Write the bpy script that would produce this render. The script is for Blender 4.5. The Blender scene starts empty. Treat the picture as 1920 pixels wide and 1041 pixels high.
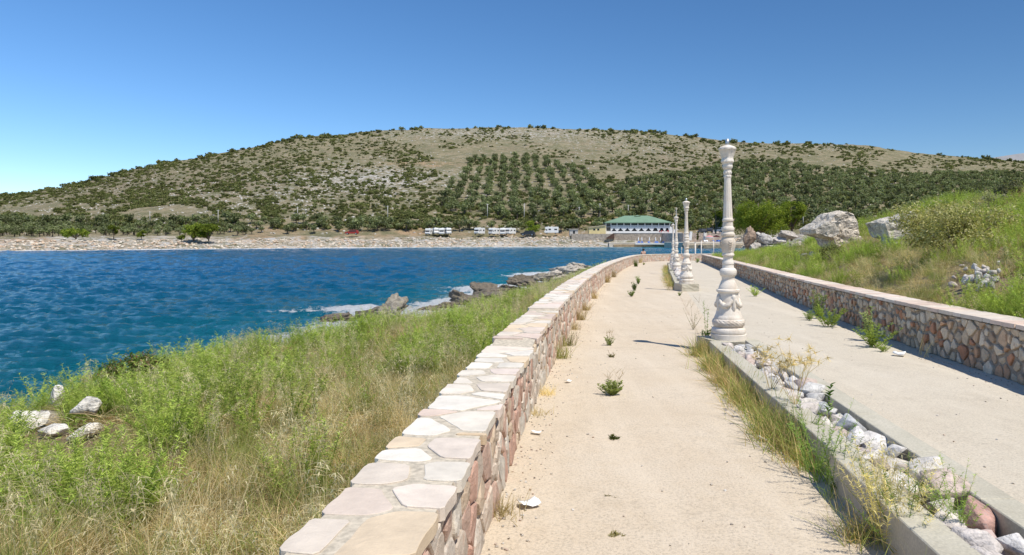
import bpy, bmesh, math, random
import numpy as np
from mathutils import Vector, Matrix, Quaternion
from mathutils import noise as mnoise

random.seed(7)
rng = np.random.default_rng(7)
R = math.radians
S = bpy.context.scene
C = S.collection

# ------------------------------------------------------------------ camera, sky, sun, exposure
F, CX, HY, EYE = 1300.0, 960.0, 445.0, 1.65          # focal length, centre and horizon row of the 1920 px picture, eye height
SEA = -2.3
cam_d = bpy.data.cameras.new("camera")
cam = bpy.data.objects.new("camera", cam_d)
C.objects.link(cam)
cam.location = (0, 0, EYE)
cam.rotation_euler = (R(90), 0, 0)
cam_d.sensor_width = 36.0
cam_d.lens = 36.0 * F / 1920.0
cam_d.shift_y = -(520.5 - HY) / 1920.0
cam_d.clip_start = 0.05
cam_d.clip_end = 20000
S.camera = cam

SUN_EL, SUN_AZ = R(62), math.atan2(0.655, -0.755)     # azimuth from +Y towards +X
world = bpy.data.worlds.new("World")
S.world = world
world.use_nodes = True
wn = world.node_tree.nodes
sky = wn.new("ShaderNodeTexSky")
sky.sky_type = 'NISHITA'
sky.sun_disc = False
sky.sun_elevation = SUN_EL
sky.sun_rotation = SUN_AZ
sky.altitude = 1500
sky.air_density = 1.0
sky.dust_density = 0.0
sky.ozone_density = 5.0
wl = world.node_tree.links.new
hs = wn.new("ShaderNodeHueSaturation"); hs.inputs["Saturation"].default_value = 1.16
wl(sky.outputs[0], hs.inputs["Color"])
tc = wn.new("ShaderNodeTexCoord"); sx = wn.new("ShaderNodeSeparateXYZ"); wl(tc.outputs["Generated"], sx.inputs[0])   # the sky deepens evenly from the open sea towards the land
ma = wn.new("ShaderNodeMath"); ma.operation = 'MULTIPLY_ADD'; wl(sx.outputs[0], ma.inputs[0]); ma.inputs[1].default_value = -0.37; ma.inputs[2].default_value = 0.95
mu = wn.new("ShaderNodeVectorMath"); mu.operation = 'SCALE'; wl(hs.outputs[0], mu.inputs[0]); wl(ma.outputs[0], mu.inputs["Scale"])
wl(mu.outputs[0], wn["Background"].inputs[0])
wn["Background"].inputs[1].default_value = 0.135
sun_d = bpy.data.lights.new("sun", 'SUN')
sun_d.energy = 4.6
sun_d.angle = R(0.53)
sun_d.color = (1.0, 0.95, 0.87)
sun = bpy.data.objects.new("sun", sun_d)
C.objects.link(sun)
sv = Vector((math.sin(SUN_AZ) * math.cos(SUN_EL), math.cos(SUN_AZ) * math.cos(SUN_EL), math.sin(SUN_EL)))
sun.rotation_euler = sv.to_track_quat('Z', 'Y').to_euler()
sun.location = (30, -30, 60)
S.view_settings.view_transform = 'Standard'
S.view_settings.look = 'None'
S.view_settings.exposure = 0.18
S.view_settings.gamma = 1.0
S.view_settings.use_curve_mapping = False
S.cycles.max_bounces = 6
S.cycles.transparent_max_bounces = 4

# ------------------------------------------------------------------ helpers: objects
def link_props(o, label=None, cat=None, group=None, kind=None):
    if label: o["label"] = label
    if cat: o["category"] = cat
    if group: o["group"] = group
    if kind: o["kind"] = kind
    return o

def thing(name, label, cat, loc=(0, 0, 0), rz=0.0, group=None):
    o = bpy.data.objects.new(name, None)
    o.empty_display_size = 0.1
    C.objects.link(o)
    o.location = loc
    o.rotation_euler = (0, 0, rz)
    if name.endswith(('wall', 'pillar', 'terrace', 'platform')): o["kind"] = "thing"
    return link_props(o, label, cat, group)

def to_mesh(name, V, Fc, mat=None, tint=None, smooth=False):
    me = bpy.data.meshes.new(name)
    V = np.asarray(V, dtype=np.float32).reshape(-1, 3)
    if isinstance(Fc, np.ndarray):
        k = Fc.shape[1]; n = Fc.shape[0]
        me.vertices.add(len(V)); me.vertices.foreach_set("co", V.ravel())
        me.loops.add(n * k); me.loops.foreach_set("vertex_index", Fc.astype(np.int32).ravel())
        me.polygons.add(n)
        me.polygons.foreach_set("loop_start", np.arange(0, n * k, k, dtype=np.int32))
        me.update(calc_edges=True)
    else:
        me.from_pydata([tuple(map(float, v)) for v in V], [], [tuple(int(i) for i in f) for f in Fc])
        me.update()
    if smooth:
        me.polygons.foreach_set("use_smooth", np.ones(len(me.polygons), dtype=bool))
    if tint is not None:
        tint = np.asarray(tint, dtype=np.float32)
        if tint.ndim == 1: tint = np.tile(tint, (len(V), 1))
        a = me.attributes.new("tint", 'FLOAT_COLOR', 'POINT')
        a.data.foreach_set("color", np.concatenate([tint, np.ones((len(V), 1), np.float32)], 1).ravel())
    if mat: me.materials.append(mat)
    return me

def obj(name, me, parent=None, loc=None, rz=None):
    o = bpy.data.objects.new(name, me)
    C.objects.link(o)
    if parent: o.parent = parent
    if loc is not None: o.location = loc
    if rz is not None: o.rotation_euler = (0, 0, rz)
    return o

def copy_tree(root, loc=None, rz=None, scale=None, label=None, group=None):
    def cp(o, parent):
        c = o.copy(); C.objects.link(c); c.parent = parent
        for ch in o.children: cp(ch, c)
        return c
    r = cp(root, None)
    if loc is not None: r.location = loc
    if rz is not None: r.rotation_euler = (0, 0, rz)
    if scale is not None: r.scale = scale if hasattr(scale, '__len__') else (scale,) * 3
    if label: r["label"] = label
    if group: r["group"] = group
    return r

class MB:
    """collects plain solids into one mesh"""
    def __init__(s): s.v = []; s.f = []
    def add(s, V, Fc):
        b = len(s.v); s.v += [tuple(map(float, v)) for v in V]; s.f += [tuple(i + b for i in f) for f in Fc]; return s
    def box(s, x0, x1, y0, y1, z0, z1):
        V = [(x, y, z) for z in (z0, z1) for y in (y0, y1) for x in (x0, x1)]
        return s.add(V, [(0, 2, 3, 1), (4, 5, 7, 6), (0, 1, 5, 4), (2, 6, 7, 3), (0, 4, 6, 2), (1, 3, 7, 5)])
    def cyl(s, p0, p1, r0, r1=None, n=8, caps=True):
        r1 = r0 if r1 is None else r1
        p0, p1 = Vector(p0), Vector(p1); d = (p1 - p0).normalized()
        a = d.orthogonal().normalized(); b = d.cross(a)
        V = [p + (a * math.cos(2 * math.pi * i / n) + b * math.sin(2 * math.pi * i / n)) * r for p, r in ((p0, r0), (p1, r1)) for i in range(n)]
        Fc = [(i, (i + 1) % n, n + (i + 1) % n, n + i) for i in range(n)]
        if caps: Fc += [tuple(range(n - 1, -1, -1)), tuple(range(n, 2 * n))]
        return s.add(V, Fc)
    def tube(s, pts, rad, n=6):
        pts = [Vector(p) for p in pts]; V = []; Fc = []
        for k, p in enumerate(pts):
            d = (pts[min(k + 1, len(pts) - 1)] - pts[max(k - 1, 0)]).normalized()
            a = d.cross(Vector((0.3, 0.2, 1))).normalized(); b = d.cross(a)
            r = rad[k] if hasattr(rad, '__len__') else rad
            V += [p + (a * math.cos(2 * math.pi * i / n) + b * math.sin(2 * math.pi * i / n)) * r for i in range(n)]
        for k in range(len(pts) - 1):
            Fc += [(k * n + i, k * n + (i + 1) % n, (k + 1) * n + (i + 1) % n, (k + 1) * n + i) for i in range(n)]
        Fc += [tuple(range(n - 1, -1, -1)), tuple((len(pts) - 1) * n + i for i in range(n))]
        return s.add(V, Fc)
    def prism(s, poly, y0, y1):
        n = len(poly)
        V = [(x, y0, z) for x, z in poly] + [(x, y1, z) for x, z in poly]
        return s.add(V, [tuple(range(n)), tuple(range(2 * n - 1, n - 1, -1))] + [(i, n + i, n + (i + 1) % n, (i + 1) % n) for i in range(n)])
    def mesh(s, name, mat, smooth=False, bevel=0.0, tint=None):
        me = bpy.data.meshes.new(name); me.from_pydata(s.v, [], s.f); me.update()
        bm = bmesh.new(); bm.from_mesh(me)
        bmesh.ops.recalc_face_normals(bm, faces=bm.faces)
        if bevel: bmesh.ops.bevel(bm, geom=list(bm.edges), offset=bevel, segments=1, affect='EDGES')
        bm.to_mesh(me); bm.free()
        if smooth:
            me.polygons.foreach_set("use_smooth", np.ones(len(me.polygons), dtype=bool))
        if tint is not None:
            a = me.attributes.new("tint", 'FLOAT_COLOR', 'POINT')
            a.data.foreach_set("color", np.tile(np.array([*tint, 1], np.float32), len(me.vertices)))
        if mat: me.materials.append(mat)
        return me

# ------------------------------------------------------------------ helpers: numbers
def _h(ix, iy, seed):
    n = (ix.astype(np.int64) * 374761393 + iy.astype(np.int64) * 668265263 + seed * 974634777) & 0xffffffff
    n = ((n ^ (n >> 13)) * 1274126177) & 0xffffffff
    return ((n ^ (n >> 16)) & 0xffff) / 65535.0
def vnoise(x, y, seed=0):
    x = np.asarray(x, float); y = np.asarray(y, float)
    ix = np.floor(x); iy = np.floor(y); fx = x - ix; fy = y - iy
    fx = fx * fx * (3 - 2 * fx); fy = fy * fy * (3 - 2 * fy)
    a = _h(ix, iy, seed); b = _h(ix + 1, iy, seed); c = _h(ix, iy + 1, seed); d = _h(ix + 1, iy + 1, seed)
    return a + (b - a) * fx + (c - a) * fy + (a - b - c + d) * fx * fy
def fbm(x, y, seed=0, o=4):
    s = 0; a = 0.5; t = 0
    for k in range(o):
        s = s + a * vnoise(np.asarray(x) * 2 ** k, np.asarray(y) * 2 ** k, seed + k * 17); t += a; a *= 0.5
    return s / t
def sstep(a, b, x):
    t = np.clip((np.asarray(x, float) - a) / (b - a), 0, 1); return t * t * (3 - 2 * t)
def poly_dist(X, Y, P):
    P = np.asarray(P, float); best = np.full(np.shape(X), 1e9)
    for (x0, y0), (x1, y1) in zip(P[:-1], P[1:]):
        dx, dy = x1 - x0, y1 - y0
        t = np.clip(((X - x0) * dx + (Y - y0) * dy) / (dx * dx + dy * dy + 1e-9), 0, 1)
        best = np.minimum(best, np.hypot(X - x0 - t * dx, Y - y0 - t * dy))
    return best
def inside(X, Y, P):
    P = np.asarray(P, float); r = np.zeros(np.shape(X), bool)
    for (x0, y0), (x1, y1) in zip(P, np.roll(P, -1, 0)):
        c = ((y0 > Y) != (y1 > Y)) & (X < (x1 - x0) * (Y - y0) / (y1 - y0 + 1e-12) + x0)
        r ^= c
    return r
def at(px, py, D):
    return Vector(((px - CX) / F * D, D, EYE + (HY - py) / F * D))
def resample(P, step):
    P = np.asarray(P, float)
    Q = []
    n = len(P)
    for i in range(n - 1):                             # Catmull-Rom through the points
        p0, p1, p2, p3 = P[max(i - 1, 0)], P[i], P[i + 1], P[min(i + 2, n - 1)]
        for t in np.linspace(0, 1, 24, endpoint=False):
            Q.append(0.5 * ((2 * p1) + (-p0 + p2) * t + (2 * p0 - 5 * p1 + 4 * p2 - p3) * t * t + (-p0 + 3 * p1 - 3 * p2 + p3) * t ** 3))
    Q.append(P[-1]); Q = np.array(Q)
    s = np.concatenate([[0], np.cumsum(np.hypot(*np.diff(Q, axis=0).T))])
    t = np.arange(0, s[-1], step)
    return np.stack([np.interp(t, s, Q[:, 0]), np.interp(t, s, Q[:, 1])], 1), t

# ------------------------------------------------------------------ materials
def nodes(name):
    m = bpy.data.materials.new(name); m.use_nodes = True
    nt = m.node_tree; b = nt.nodes["Principled BSDF"]
    return m, nt, b
def nd(nt, typ, ins=None, **kw):
    n = nt.nodes.new(typ)
    for k, v in kw.items(): setattr(n, k, v)
    for k, v in (ins or {}).items():
        if isinstance(v, bpy.types.NodeSocket): nt.links.new(v, n.inputs[k])
        else: n.inputs[k].default_value = v
    return n
def noise_n(nt, scale, detail=4, rough=0.55, vec=None, dist=0.0):
    n = nd(nt, "ShaderNodeTexNoise", {"Scale": scale, "Detail": detail, "Roughness": rough, "Distortion": dist})
    if vec is None: vec = coords(nt)
    nt.links.new(vec, n.inputs["Vector"]); return n
def coords(nt):
    return nd(nt, "ShaderNodeNewGeometry").outputs["Position"]
def objco(nt):
    return nd(nt, "ShaderNodeTexCoord").outputs["Object"]
def mix(nt, fac, a, b, mode='MIX'):
    n = nt.nodes.new("ShaderNodeMix"); n.data_type = 'RGBA'; n.blend_type = mode
    for i, v in ((0, fac), (6, a), (7, b)):
        if isinstance(v, bpy.types.NodeSocket): nt.links.new(v, n.inputs[i])
        elif i == 0: n.inputs[0].default_value = v
        else: n.inputs[i].default_value = (*v, 1) if len(v) == 3 else v
    return n.outputs[2]
def ramp(nt, fac, stops):
    n = nt.nodes.new("ShaderNodeValToRGB"); e = n.color_ramp.elements
    while len(e) < len(stops): e.new(0.5)
    for el, (p, c) in zip(e, stops):
        el.position = p; el.color = (*c, 1) if hasattr(c, '__len__') else (c, c, c, 1)
    nt.links.new(fac, n.inputs[0]); return n.outputs[0]
def bump(nt, b, height, strength=0.5, dist=0.02):
    n = nd(nt, "ShaderNodeBump", {"Strength": strength, "Distance": dist, "Height": height})
    nt.links.new(n.outputs[0], b.inputs["Normal"]); return n
def tint_n(nt):
    return nd(nt, "ShaderNodeAttribute", attribute_name="tint").outputs["Color"]

def m_tinted(name, rough=0.85, var=0.35, scale=9, bstr=0.5, bdist=0.01, spots=None, speck=60, crack=0.0):
    m, nt, b = nodes(name)
    n1 = noise_n(nt, scale, 6, 0.65); n2 = noise_n(nt, speck, 3, 0.6)
    f = ramp(nt, n1.outputs[0], [(0.3, 1 - var), (0.7, 1 + var * 0.3)])
    c = mix(nt, 1.0, tint_n(nt), f, 'MULTIPLY')
    if spots:
        s = ramp(nt, noise_n(nt, scale * 2.3, 5, 0.7).outputs[0], [(0.55, 0.0), (0.68, 1.0)])
        c = mix(nt, nd(nt, "ShaderNodeMath", {0: s, 1: 0.6}, operation='MULTIPLY').outputs[0], c, spots)
    if crack:
        rg = nd(nt, "ShaderNodeMath", {0: nd(nt, "ShaderNodeMath", {0: noise_n(nt, scale * .55, 5, 0.6, None, 0.6).outputs[0], 1: 0.5}, operation='SUBTRACT').outputs[0]}, operation='ABSOLUTE').outputs[0]
        rk_ = ramp(nt, rg, [(0.0, 1 - crack), (0.022, 1.0)])
        c = mix(nt, 1.0, c, rk_, 'MULTIPLY')
    nt.links.new(c, b.inputs["Base Color"]); b.inputs["Roughness"].default_value = rough
    h = nd(nt, "ShaderNodeMath", {0: n1.outputs[0], 1: nd(nt, "ShaderNodeMath", {0: n2.outputs[0], 1: 0.35}, operation='MULTIPLY').outputs[0]}, operation='ADD').outputs[0]
    bump(nt, b, h, bstr, bdist); return m

def m_plain(name, col, rough=0.6, var=0.12, scale=3.0, metal=0.0, spec=0.4):
    m, nt, b = nodes(name)
    n1 = noise_n(nt, scale, 5, 0.6)
    lo = tuple(max(0, x * (1 - var)) for x in col); hi = tuple(min(1, x * (1 + var)) for x in col)
    nt.links.new(ramp(nt, n1.outputs[0], [(0.3, lo), (0.7, hi)]), b.inputs["Base Color"])
    b.inputs["Roughness"].default_value = rough; b.inputs["Metallic"].default_value = metal
    b.inputs["Specular IOR Level"].default_value = spec
    return m

def m_leaf(name, gain=1.0, trans=0.3, rnd=0.3):
    m = bpy.data.materials.new(name); m.use_nodes = True; nt = m.node_tree
    nt.nodes.remove(nt.nodes["Principled BSDF"]); out = nt.nodes["Material Output"]
    r = nd(nt, "ShaderNodeObjectInfo").outputs["Random"]
    v = ramp(nt, r, [(0.0, 1 - rnd), (1.0, 1 + rnd)])
    v2 = mix(nt, 1.0, tint_n(nt), v, 'MULTIPLY')
    c = mix(nt, 1.0, v2, (gain, gain, gain), 'MULTIPLY')
    d = nd(nt, "ShaderNodeBsdfDiffuse", {"Color": c})
    t = nd(nt, "ShaderNodeBsdfTranslucent", {"Color": mix(nt, 1.0, c, (1.15, 1.2, 0.6), 'MULTIPLY')})
    s = nd(nt, "ShaderNodeMixShader", {0: trans, 1: d.outputs[0], 2: t.outputs[0]})
    nt.links.new(s.outputs[0], out.inputs[0]); return m

M = {}
M['stone'] = m_tinted("wall_stone", 0.85, 0.35, 9, 0.8, 0.02, spots=(0.36, 0.17, 0.10))
M['cap'] = m_tinted("cap_stone", 0.85, 0.22, 5, 0.6, 0.012, speck=90)
M['rock'] = m_tinted("limestone", 0.95, 0.55, 4, 1.0, 0.10, speck=22, crack=0.55)
M['rubble'] = m_tinted("rubble_stone", 0.9, 0.4, 11, 0.9, 0.02, spots=(0.36, 0.34, 0.32), crack=0.35)
M['mortar'] = m_plain("mortar", (0.27, 0.225, 0.175), 0.95, 0.35, 18)
M['mortar2'] = m_plain("pale_mortar", (0.47, 0.40, 0.325), 0.95, 0.3, 18)
M['capmortar'] = m_plain("cap_mortar", (0.50, 0.435, 0.335), 0.95, 0.3, 30)
M['leaf'] = m_leaf("leaf", 1.12, 0.40, 0.35)
M['farleaf'] = m_leaf("far_leaf", 1.1, 0.34, 0.35)
M['bark'] = m_plain("bark", (0.13, 0.10, 0.07), 0.95, 0.4, 8)
M['white'] = m_plain("white_paint", (0.78, 0.77, 0.74), 0.5, 0.06, 2)
M['dark'] = m_plain("dark_glass_and_shade", (0.02, 0.022, 0.028), 0.15, 0.2, 1)  # glass of windows and windscreens, and the restaurant's dark shade panels
M['rubber'] = m_plain("rubber", (0.02, 0.02, 0.02), 0.8, 0.2, 4)
M['pole'] = m_plain("pole_concrete", (0.50, 0.48, 0.44), 0.9, 0.15, 2)
M['roof'] = m_plain("green_roof", (0.17, 0.265, 0.175), 0.55, 0.10, 0.4)
M['yellow'] = m_plain("yellow_render", (0.68, 0.56, 0.28), 0.85, 0.08, 0.6)
M['blue'] = m_plain("blue_cloth", (0.03, 0.13, 0.45), 0.7, 0.1, 3)
M['red'] = m_plain("red_cloth", (0.50, 0.05, 0.05), 0.7, 0.1, 3)
M['steel'] = m_plain("galvanised_steel", (0.42, 0.45, 0.48), 0.45, 0.15, 12, 0.7)
M['carred'] = m_plain("red_car_paint", (0.32, 0.03, 0.025), 0.35, 0.1, 1)
M['cardark'] = m_plain("dark_car_paint", (0.03, 0.035, 0.045), 0.3, 0.1, 1)
M['carsilver'] = m_plain("silver_car_paint", (0.45, 0.47, 0.50), 0.35, 0.05, 1, 0.5)
M['platform'] = m_plain("platform_concrete", (0.52, 0.46, 0.37), 0.9, 0.2, 0.7)
M['skin'] = m_plain("skin", (0.55, 0.33, 0.24), 0.6, 0.05, 5)
M['hair'] = m_plain("hair", (0.02, 0.015, 0.012), 0.7, 0.1, 5)
M['paper'] = m_plain("paper", (0.82, 0.82, 0.80), 0.8, 0.04, 12)

def m_lamp():
    m, nt, b = nodes("lamp_stone")
    p = coords(nt)
    n1 = noise_n(nt, 3.5, 6, 0.6, p); n2 = noise_n(nt, 40, 4, 0.6, p)
    c = ramp(nt, n1.outputs[0], [(0.32, (0.55, 0.46, 0.36)), (0.5, (0.71, 0.64, 0.55)), (0.8, (0.77, 0.72, 0.65))])
    c = mix(nt, ramp(nt, n2.outputs[0], [(0.60, 0.0), (0.75, 0.5)]), c, (0.40, 0.33, 0.26))
    drip = noise_n(nt, 9, 5, 0.65, nd(nt, "ShaderNodeMapping", {"Vector": p, "Scale": (1.0, 1.0, 0.16)}).outputs[0])
    c = mix(nt, ramp(nt, drip.outputs[0], [(0.54, 0.0), (0.70, 0.42)]), c, (0.40, 0.345, 0.28))
    nt.links.new(c, b.inputs["Base Color"]); b.inputs["Roughness"].default_value = 0.8
    bump(nt, b, n2.outputs[0], 0.35, 0.006); return m
M['lamp'] = m_lamp()

def m_path(name, ca, cb, cc):
    m, nt, b = nodes(name); p = coords(nt)
    n1 = noise_n(nt, 0.55, 5, 0.6, p); n2 = noise_n(nt, 55, 5, 0.75, p); n3 = noise_n(nt, 5, 6, 0.65, p)
    c = ramp(nt, n1.outputs[0], [(0.3, ca), (0.7, cb)])
    c = mix(nt, ramp(nt, n3.outputs[0], [(0.45, 0.0), (0.75, 0.5)]), c, cc)
    g = ramp(nt, n2.outputs[0], [(0.30, 0.62), (0.5, 1.0), (0.72, 1.12)])
    c = mix(nt, 1.0, c, g, 'MULTIPLY')
    v = nd(nt, "ShaderNodeTexVoronoi", {"Vector": p, "Scale": 26.0, "Randomness": 1.0})
    dots = ramp(nt, v.outputs["Distance"], [(0.07, 0.55), (0.14, 0.0)])
    c = mix(nt, dots, c, (0.26, 0.21, 0.15))
    nt.links.new(c, b.inputs["Base Color"]); b.inputs["Roughness"].default_value = 0.95
    st = ramp(nt, noise_n(nt, 1.3, 7, 0.7, p, 0.8).outputs[0], [(0.52, 0.0), (0.72, 0.38)])
    c = mix(nt, st, c, tuple(v * .74 for v in cc))
    rut = nd(nt, "ShaderNodeMapping", {"Vector": p, "Scale": (2.6, 0.22, 1.0), "Rotation": (0, 0, 0.16)}).outputs[0]
    c = mix(nt, ramp(nt, noise_n(nt, 1.0, 4, 0.6, rut).outputs[0], [(0.5, 0.0), (0.7, 0.30)]), c, tuple(min(1, v * 1.16) for v in cb))
    nt.links.new(c, b.inputs["Base Color"])
    bump(nt, b, n2.outputs[0], 0.6, 0.012); return m
M['path'] = m_path("sandy_concrete", (0.58, 0.475, 0.345), (0.61, 0.52, 0.40), (0.52, 0.415, 0.285))
M['path2'] = m_path("pale_concrete", (0.55, 0.48, 0.37), (0.58, 0.515, 0.41), (0.49, 0.42, 0.32))

def m_concrete():
    m, nt, b = nodes("kerb_concrete"); p = coords(nt)
    n1 = noise_n(nt, 2.2, 6, 0.65, p); n2 = noise_n(nt, 70, 3, 0.6, p)
    c = ramp(nt, n1.outputs[0], [(0.3, (0.42, 0.38, 0.29)), (0.55, (0.50, 0.46, 0.36)), (0.75, (0.57, 0.52, 0.42))])
    c = mix(nt, 1.0, c, ramp(nt, n2.outputs[0], [(0.3, 0.8), (0.7, 1.08)]), 'MULTIPLY')
    nt.links.new(c, b.inputs["Base Color"]); b.inputs["Roughness"].default_value = 0.9
    bump(nt, b, n2.outputs[0], 0.4, 0.006); return m
M['kerb'] = m_concrete()

def m_ground():
    m, nt, b = nodes("bank_soil"); p = coords(nt)
    n1 = noise_n(nt, 0.7, 6, 0.6, p); n2 = noise_n(nt, 9, 5, 0.7, p)
    c = ramp(nt, n1.outputs[0], [(0.32, (0.20, 0.13, 0.075)), (0.5, (0.34, 0.255, 0.145)), (0.66, (0.42, 0.335, 0.20)), (0.8, (0.46, 0.41, 0.32))])
    c = mix(nt, ramp(nt, n2.outputs[0], [(0.35, 0.6), (0.65, 0.0)]), c, (0.12, 0.09, 0.05))
    c = mix(nt, tint_n(nt), c, mix(nt, ramp(nt, n2.outputs[0], [(0.35, 0.0), (0.6, 1.0)]), (0.26, 0.22, 0.17), (0.50, 0.45, 0.375)))   # tint = share of bare rock
    nt.links.new(c, b.inputs["Base Color"]); b.inputs["Roughness"].default_value = 0.95
    bump(nt, b, n2.outputs[0], 1.0, 0.12); return m
M['ground'] = m_ground()

def m_hill():
    m, nt, b = nodes("hillside"); p = coords(nt)
    mp = nd(nt, "ShaderNodeMapping", {"Vector": p, "Scale": (1.0, 1.0, 2.0)}).outputs[0]
    n1 = noise_n(nt, 0.035, 6, 0.65, mp); n2 = noise_n(nt, 0.30, 6, 0.75, mp); n3 = noise_n(nt, 0.09, 5, 0.7, mp)
    c = mix(nt, ramp(nt, n1.outputs[0], [(0.35, 0.0), (0.65, 0.7)]), tint_n(nt), (0.25, 0.20, 0.135))
    c = mix(nt, ramp(nt, n3.outputs[0], [(0.42, 0.0), (0.58, 0.8)]), c, (0.15, 0.15, 0.08))
    rk = nd(nt, "ShaderNodeAttribute", attribute_name="rock").outputs["Fac"]
    th = nd(nt, "ShaderNodeMath", {0: n2.outputs[0], 1: rk}, operation='ADD').outputs[0]
    c = mix(nt, ramp(nt, th, [(0.60, 0.0), (0.70, 1.0)]), c, (0.48, 0.455, 0.42))
    c = mix(nt, ramp(nt, n2.outputs[0], [(0.36, 0.65), (0.47, 0.0)]), c, (0.10, 0.10, 0.05))
    nt.links.new(c, b.inputs["Base Color"]); b.inputs["Roughness"].default_value = 1.0
    b.inputs["Specular IOR Level"].default_value = 0.1
    bump(nt, b, n2.outputs[0], 1.0, 1.6); return m
M['hill'] = m_hill()

def m_sea():
    m, nt, b = nodes("sea_water"); p = coords(nt)
    fo = nd(nt, "ShaderNodeAttribute", attribute_name="foam").outputs["Fac"]
    mp = nd(nt, "ShaderNodeMapping", {"Vector": p, "Scale": (0.42, 1.0, 1.0), "Rotation": (0, 0, 0.12)}).outputs[0]
    n1 = noise_n(nt, 2.9, 8, 0.70, mp); n2 = noise_n(nt, 0.05, 4, 0.6, mp); n3 = noise_n(nt, 3.0, 6, 0.75, p)
    c = mix(nt, ramp(nt, n2.outputs[0], [(0.35, 0.0), (0.65, 0.4)]), tint_n(nt), (0.004, 0.11, 0.215))
    ff = nd(nt, "ShaderNodeMath", {0: nd(nt, "ShaderNodeMath", {0: n3.outputs[0], 1: 0.9}, operation='MULTIPLY').outputs[0], 1: fo}, operation='ADD').outputs[0]
    fm = ramp(nt, ff, [(0.86, 0.0), (1.02, 1.0)])
    n4 = noise_n(nt, 0.42, 4, 0.6, nd(nt, "ShaderNodeMapping", {"Vector": p, "Scale": (0.55, 1.0, 1.0), "Location": (3.0, 9.0, 0)}).outputs[0])
    n5 = noise_n(nt, 0.03, 2, 0.5, p)
    cap = nd(nt, "ShaderNodeMath", {0: ramp(nt, n4.outputs[0], [(0.695, 0.0), (0.74, 1.0)]), 1: ramp(nt, n5.outputs[0], [(0.45, 0.0), (0.58, 1.0)])}, operation='MULTIPLY').outputs[0]
    fm = nd(nt, "ShaderNodeMath", {0: fm, 1: cap}, operation='MAXIMUM').outputs[0]
    c = mix(nt, fm, c, (0.80, 0.82, 0.82))
    nt.links.new(c, b.inputs["Base Color"])
    nt.links.new(ramp(nt, fm, [(0.0, 0.09), (1.0, 0.8)]), b.inputs["Roughness"])
    b.inputs["IOR"].default_value = 1.33
    b.inputs["Specular IOR Level"].default_value = 0.24
    bump(nt, b, n1.outputs[0], 1.0, 0.9); return m
M['sea'] = m_sea()
# ================================================================== lines of the place (plan view, metres)
LWP = np.array([(-0.79, -1.5), (-0.50, 1.0), (-0.186, 3.69), (0.18, 6.85), (1.11, 13.3), (2.08, 19.3), (4.2, 31), (6.5, 42), (9.2, 54), (11.5, 63), (13.4, 67.6), (15.8, 70.6), (19, 72.2), (23, 72.8), (28, 73.2)])
RWP = np.array([(5.15, 3), (6.05, 8.3), (6.55, 11.7), (7.75, 18), (9.5, 26), (11.5, 35), (15.2, 52), (18.6, 68)])
PCP = np.array([(1.35, -4), (1.9, 0), (2.40, 3.8), (2.56, 4.9), (3.25, 10.3), (3.31, 10.6), (6.24, 24.8), (9.12, 38.5), (12.27, 52.8), (16.5, 70), (18, 74)])
LWX = lambda y: np.interp(y, LWP[:, 1], LWP[:, 0])
RWX = lambda y: np.where(np.asarray(y) > 68, 18.6 + (np.asarray(y) - 68) * 2.0, np.interp(y, RWP[:, 1], RWP[:, 0]))
PCX = lambda y: np.interp(y, PCP[:, 1], PCP[:, 0])
pathz = lambda y: -0.01077 * np.clip(np.asarray(y, float), -20, 95)
def ds_shore(y): return np.interp(y, [-10, 9, 20, 28, 33, 38, 45, 60, 66], [11, 10, 9.2, 8.6, 8.2, 6.6, 6.2, 6.6, 7.0])
_sy = np.array([-60, -10, 0, 6, 12, 18, 22, 26, 29, 31, 33, 36, 39, 42, 46, 50, 55, 60, 64])
_wob = np.array([0, 0, .3, -.4, .3, -.3, .5, -.3, -.6, .8, -.2, .7, -.4, .5, -.4, .6, -.3, .5, 0])
SHORE = [(float(LWX(y) - 0.45 - ds_shore(y) + w), float(y)) for y, w in zip(_sy, _wob)]
SHORE += [(4.6, 70), (6.5, 76), (11, 79.5), (17, 81), (24, 91), (30, 110), (37, 136), (46, 150), (66, 160), (110, 178)]
LAND = SHORE + [(400, 200), (400, -60)]
CORR = [tuple(p) for p in LWP] + [(30, 70)] + [tuple(p) for p in RWP[::-1]] + [(4.2, -1.5)]

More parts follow.
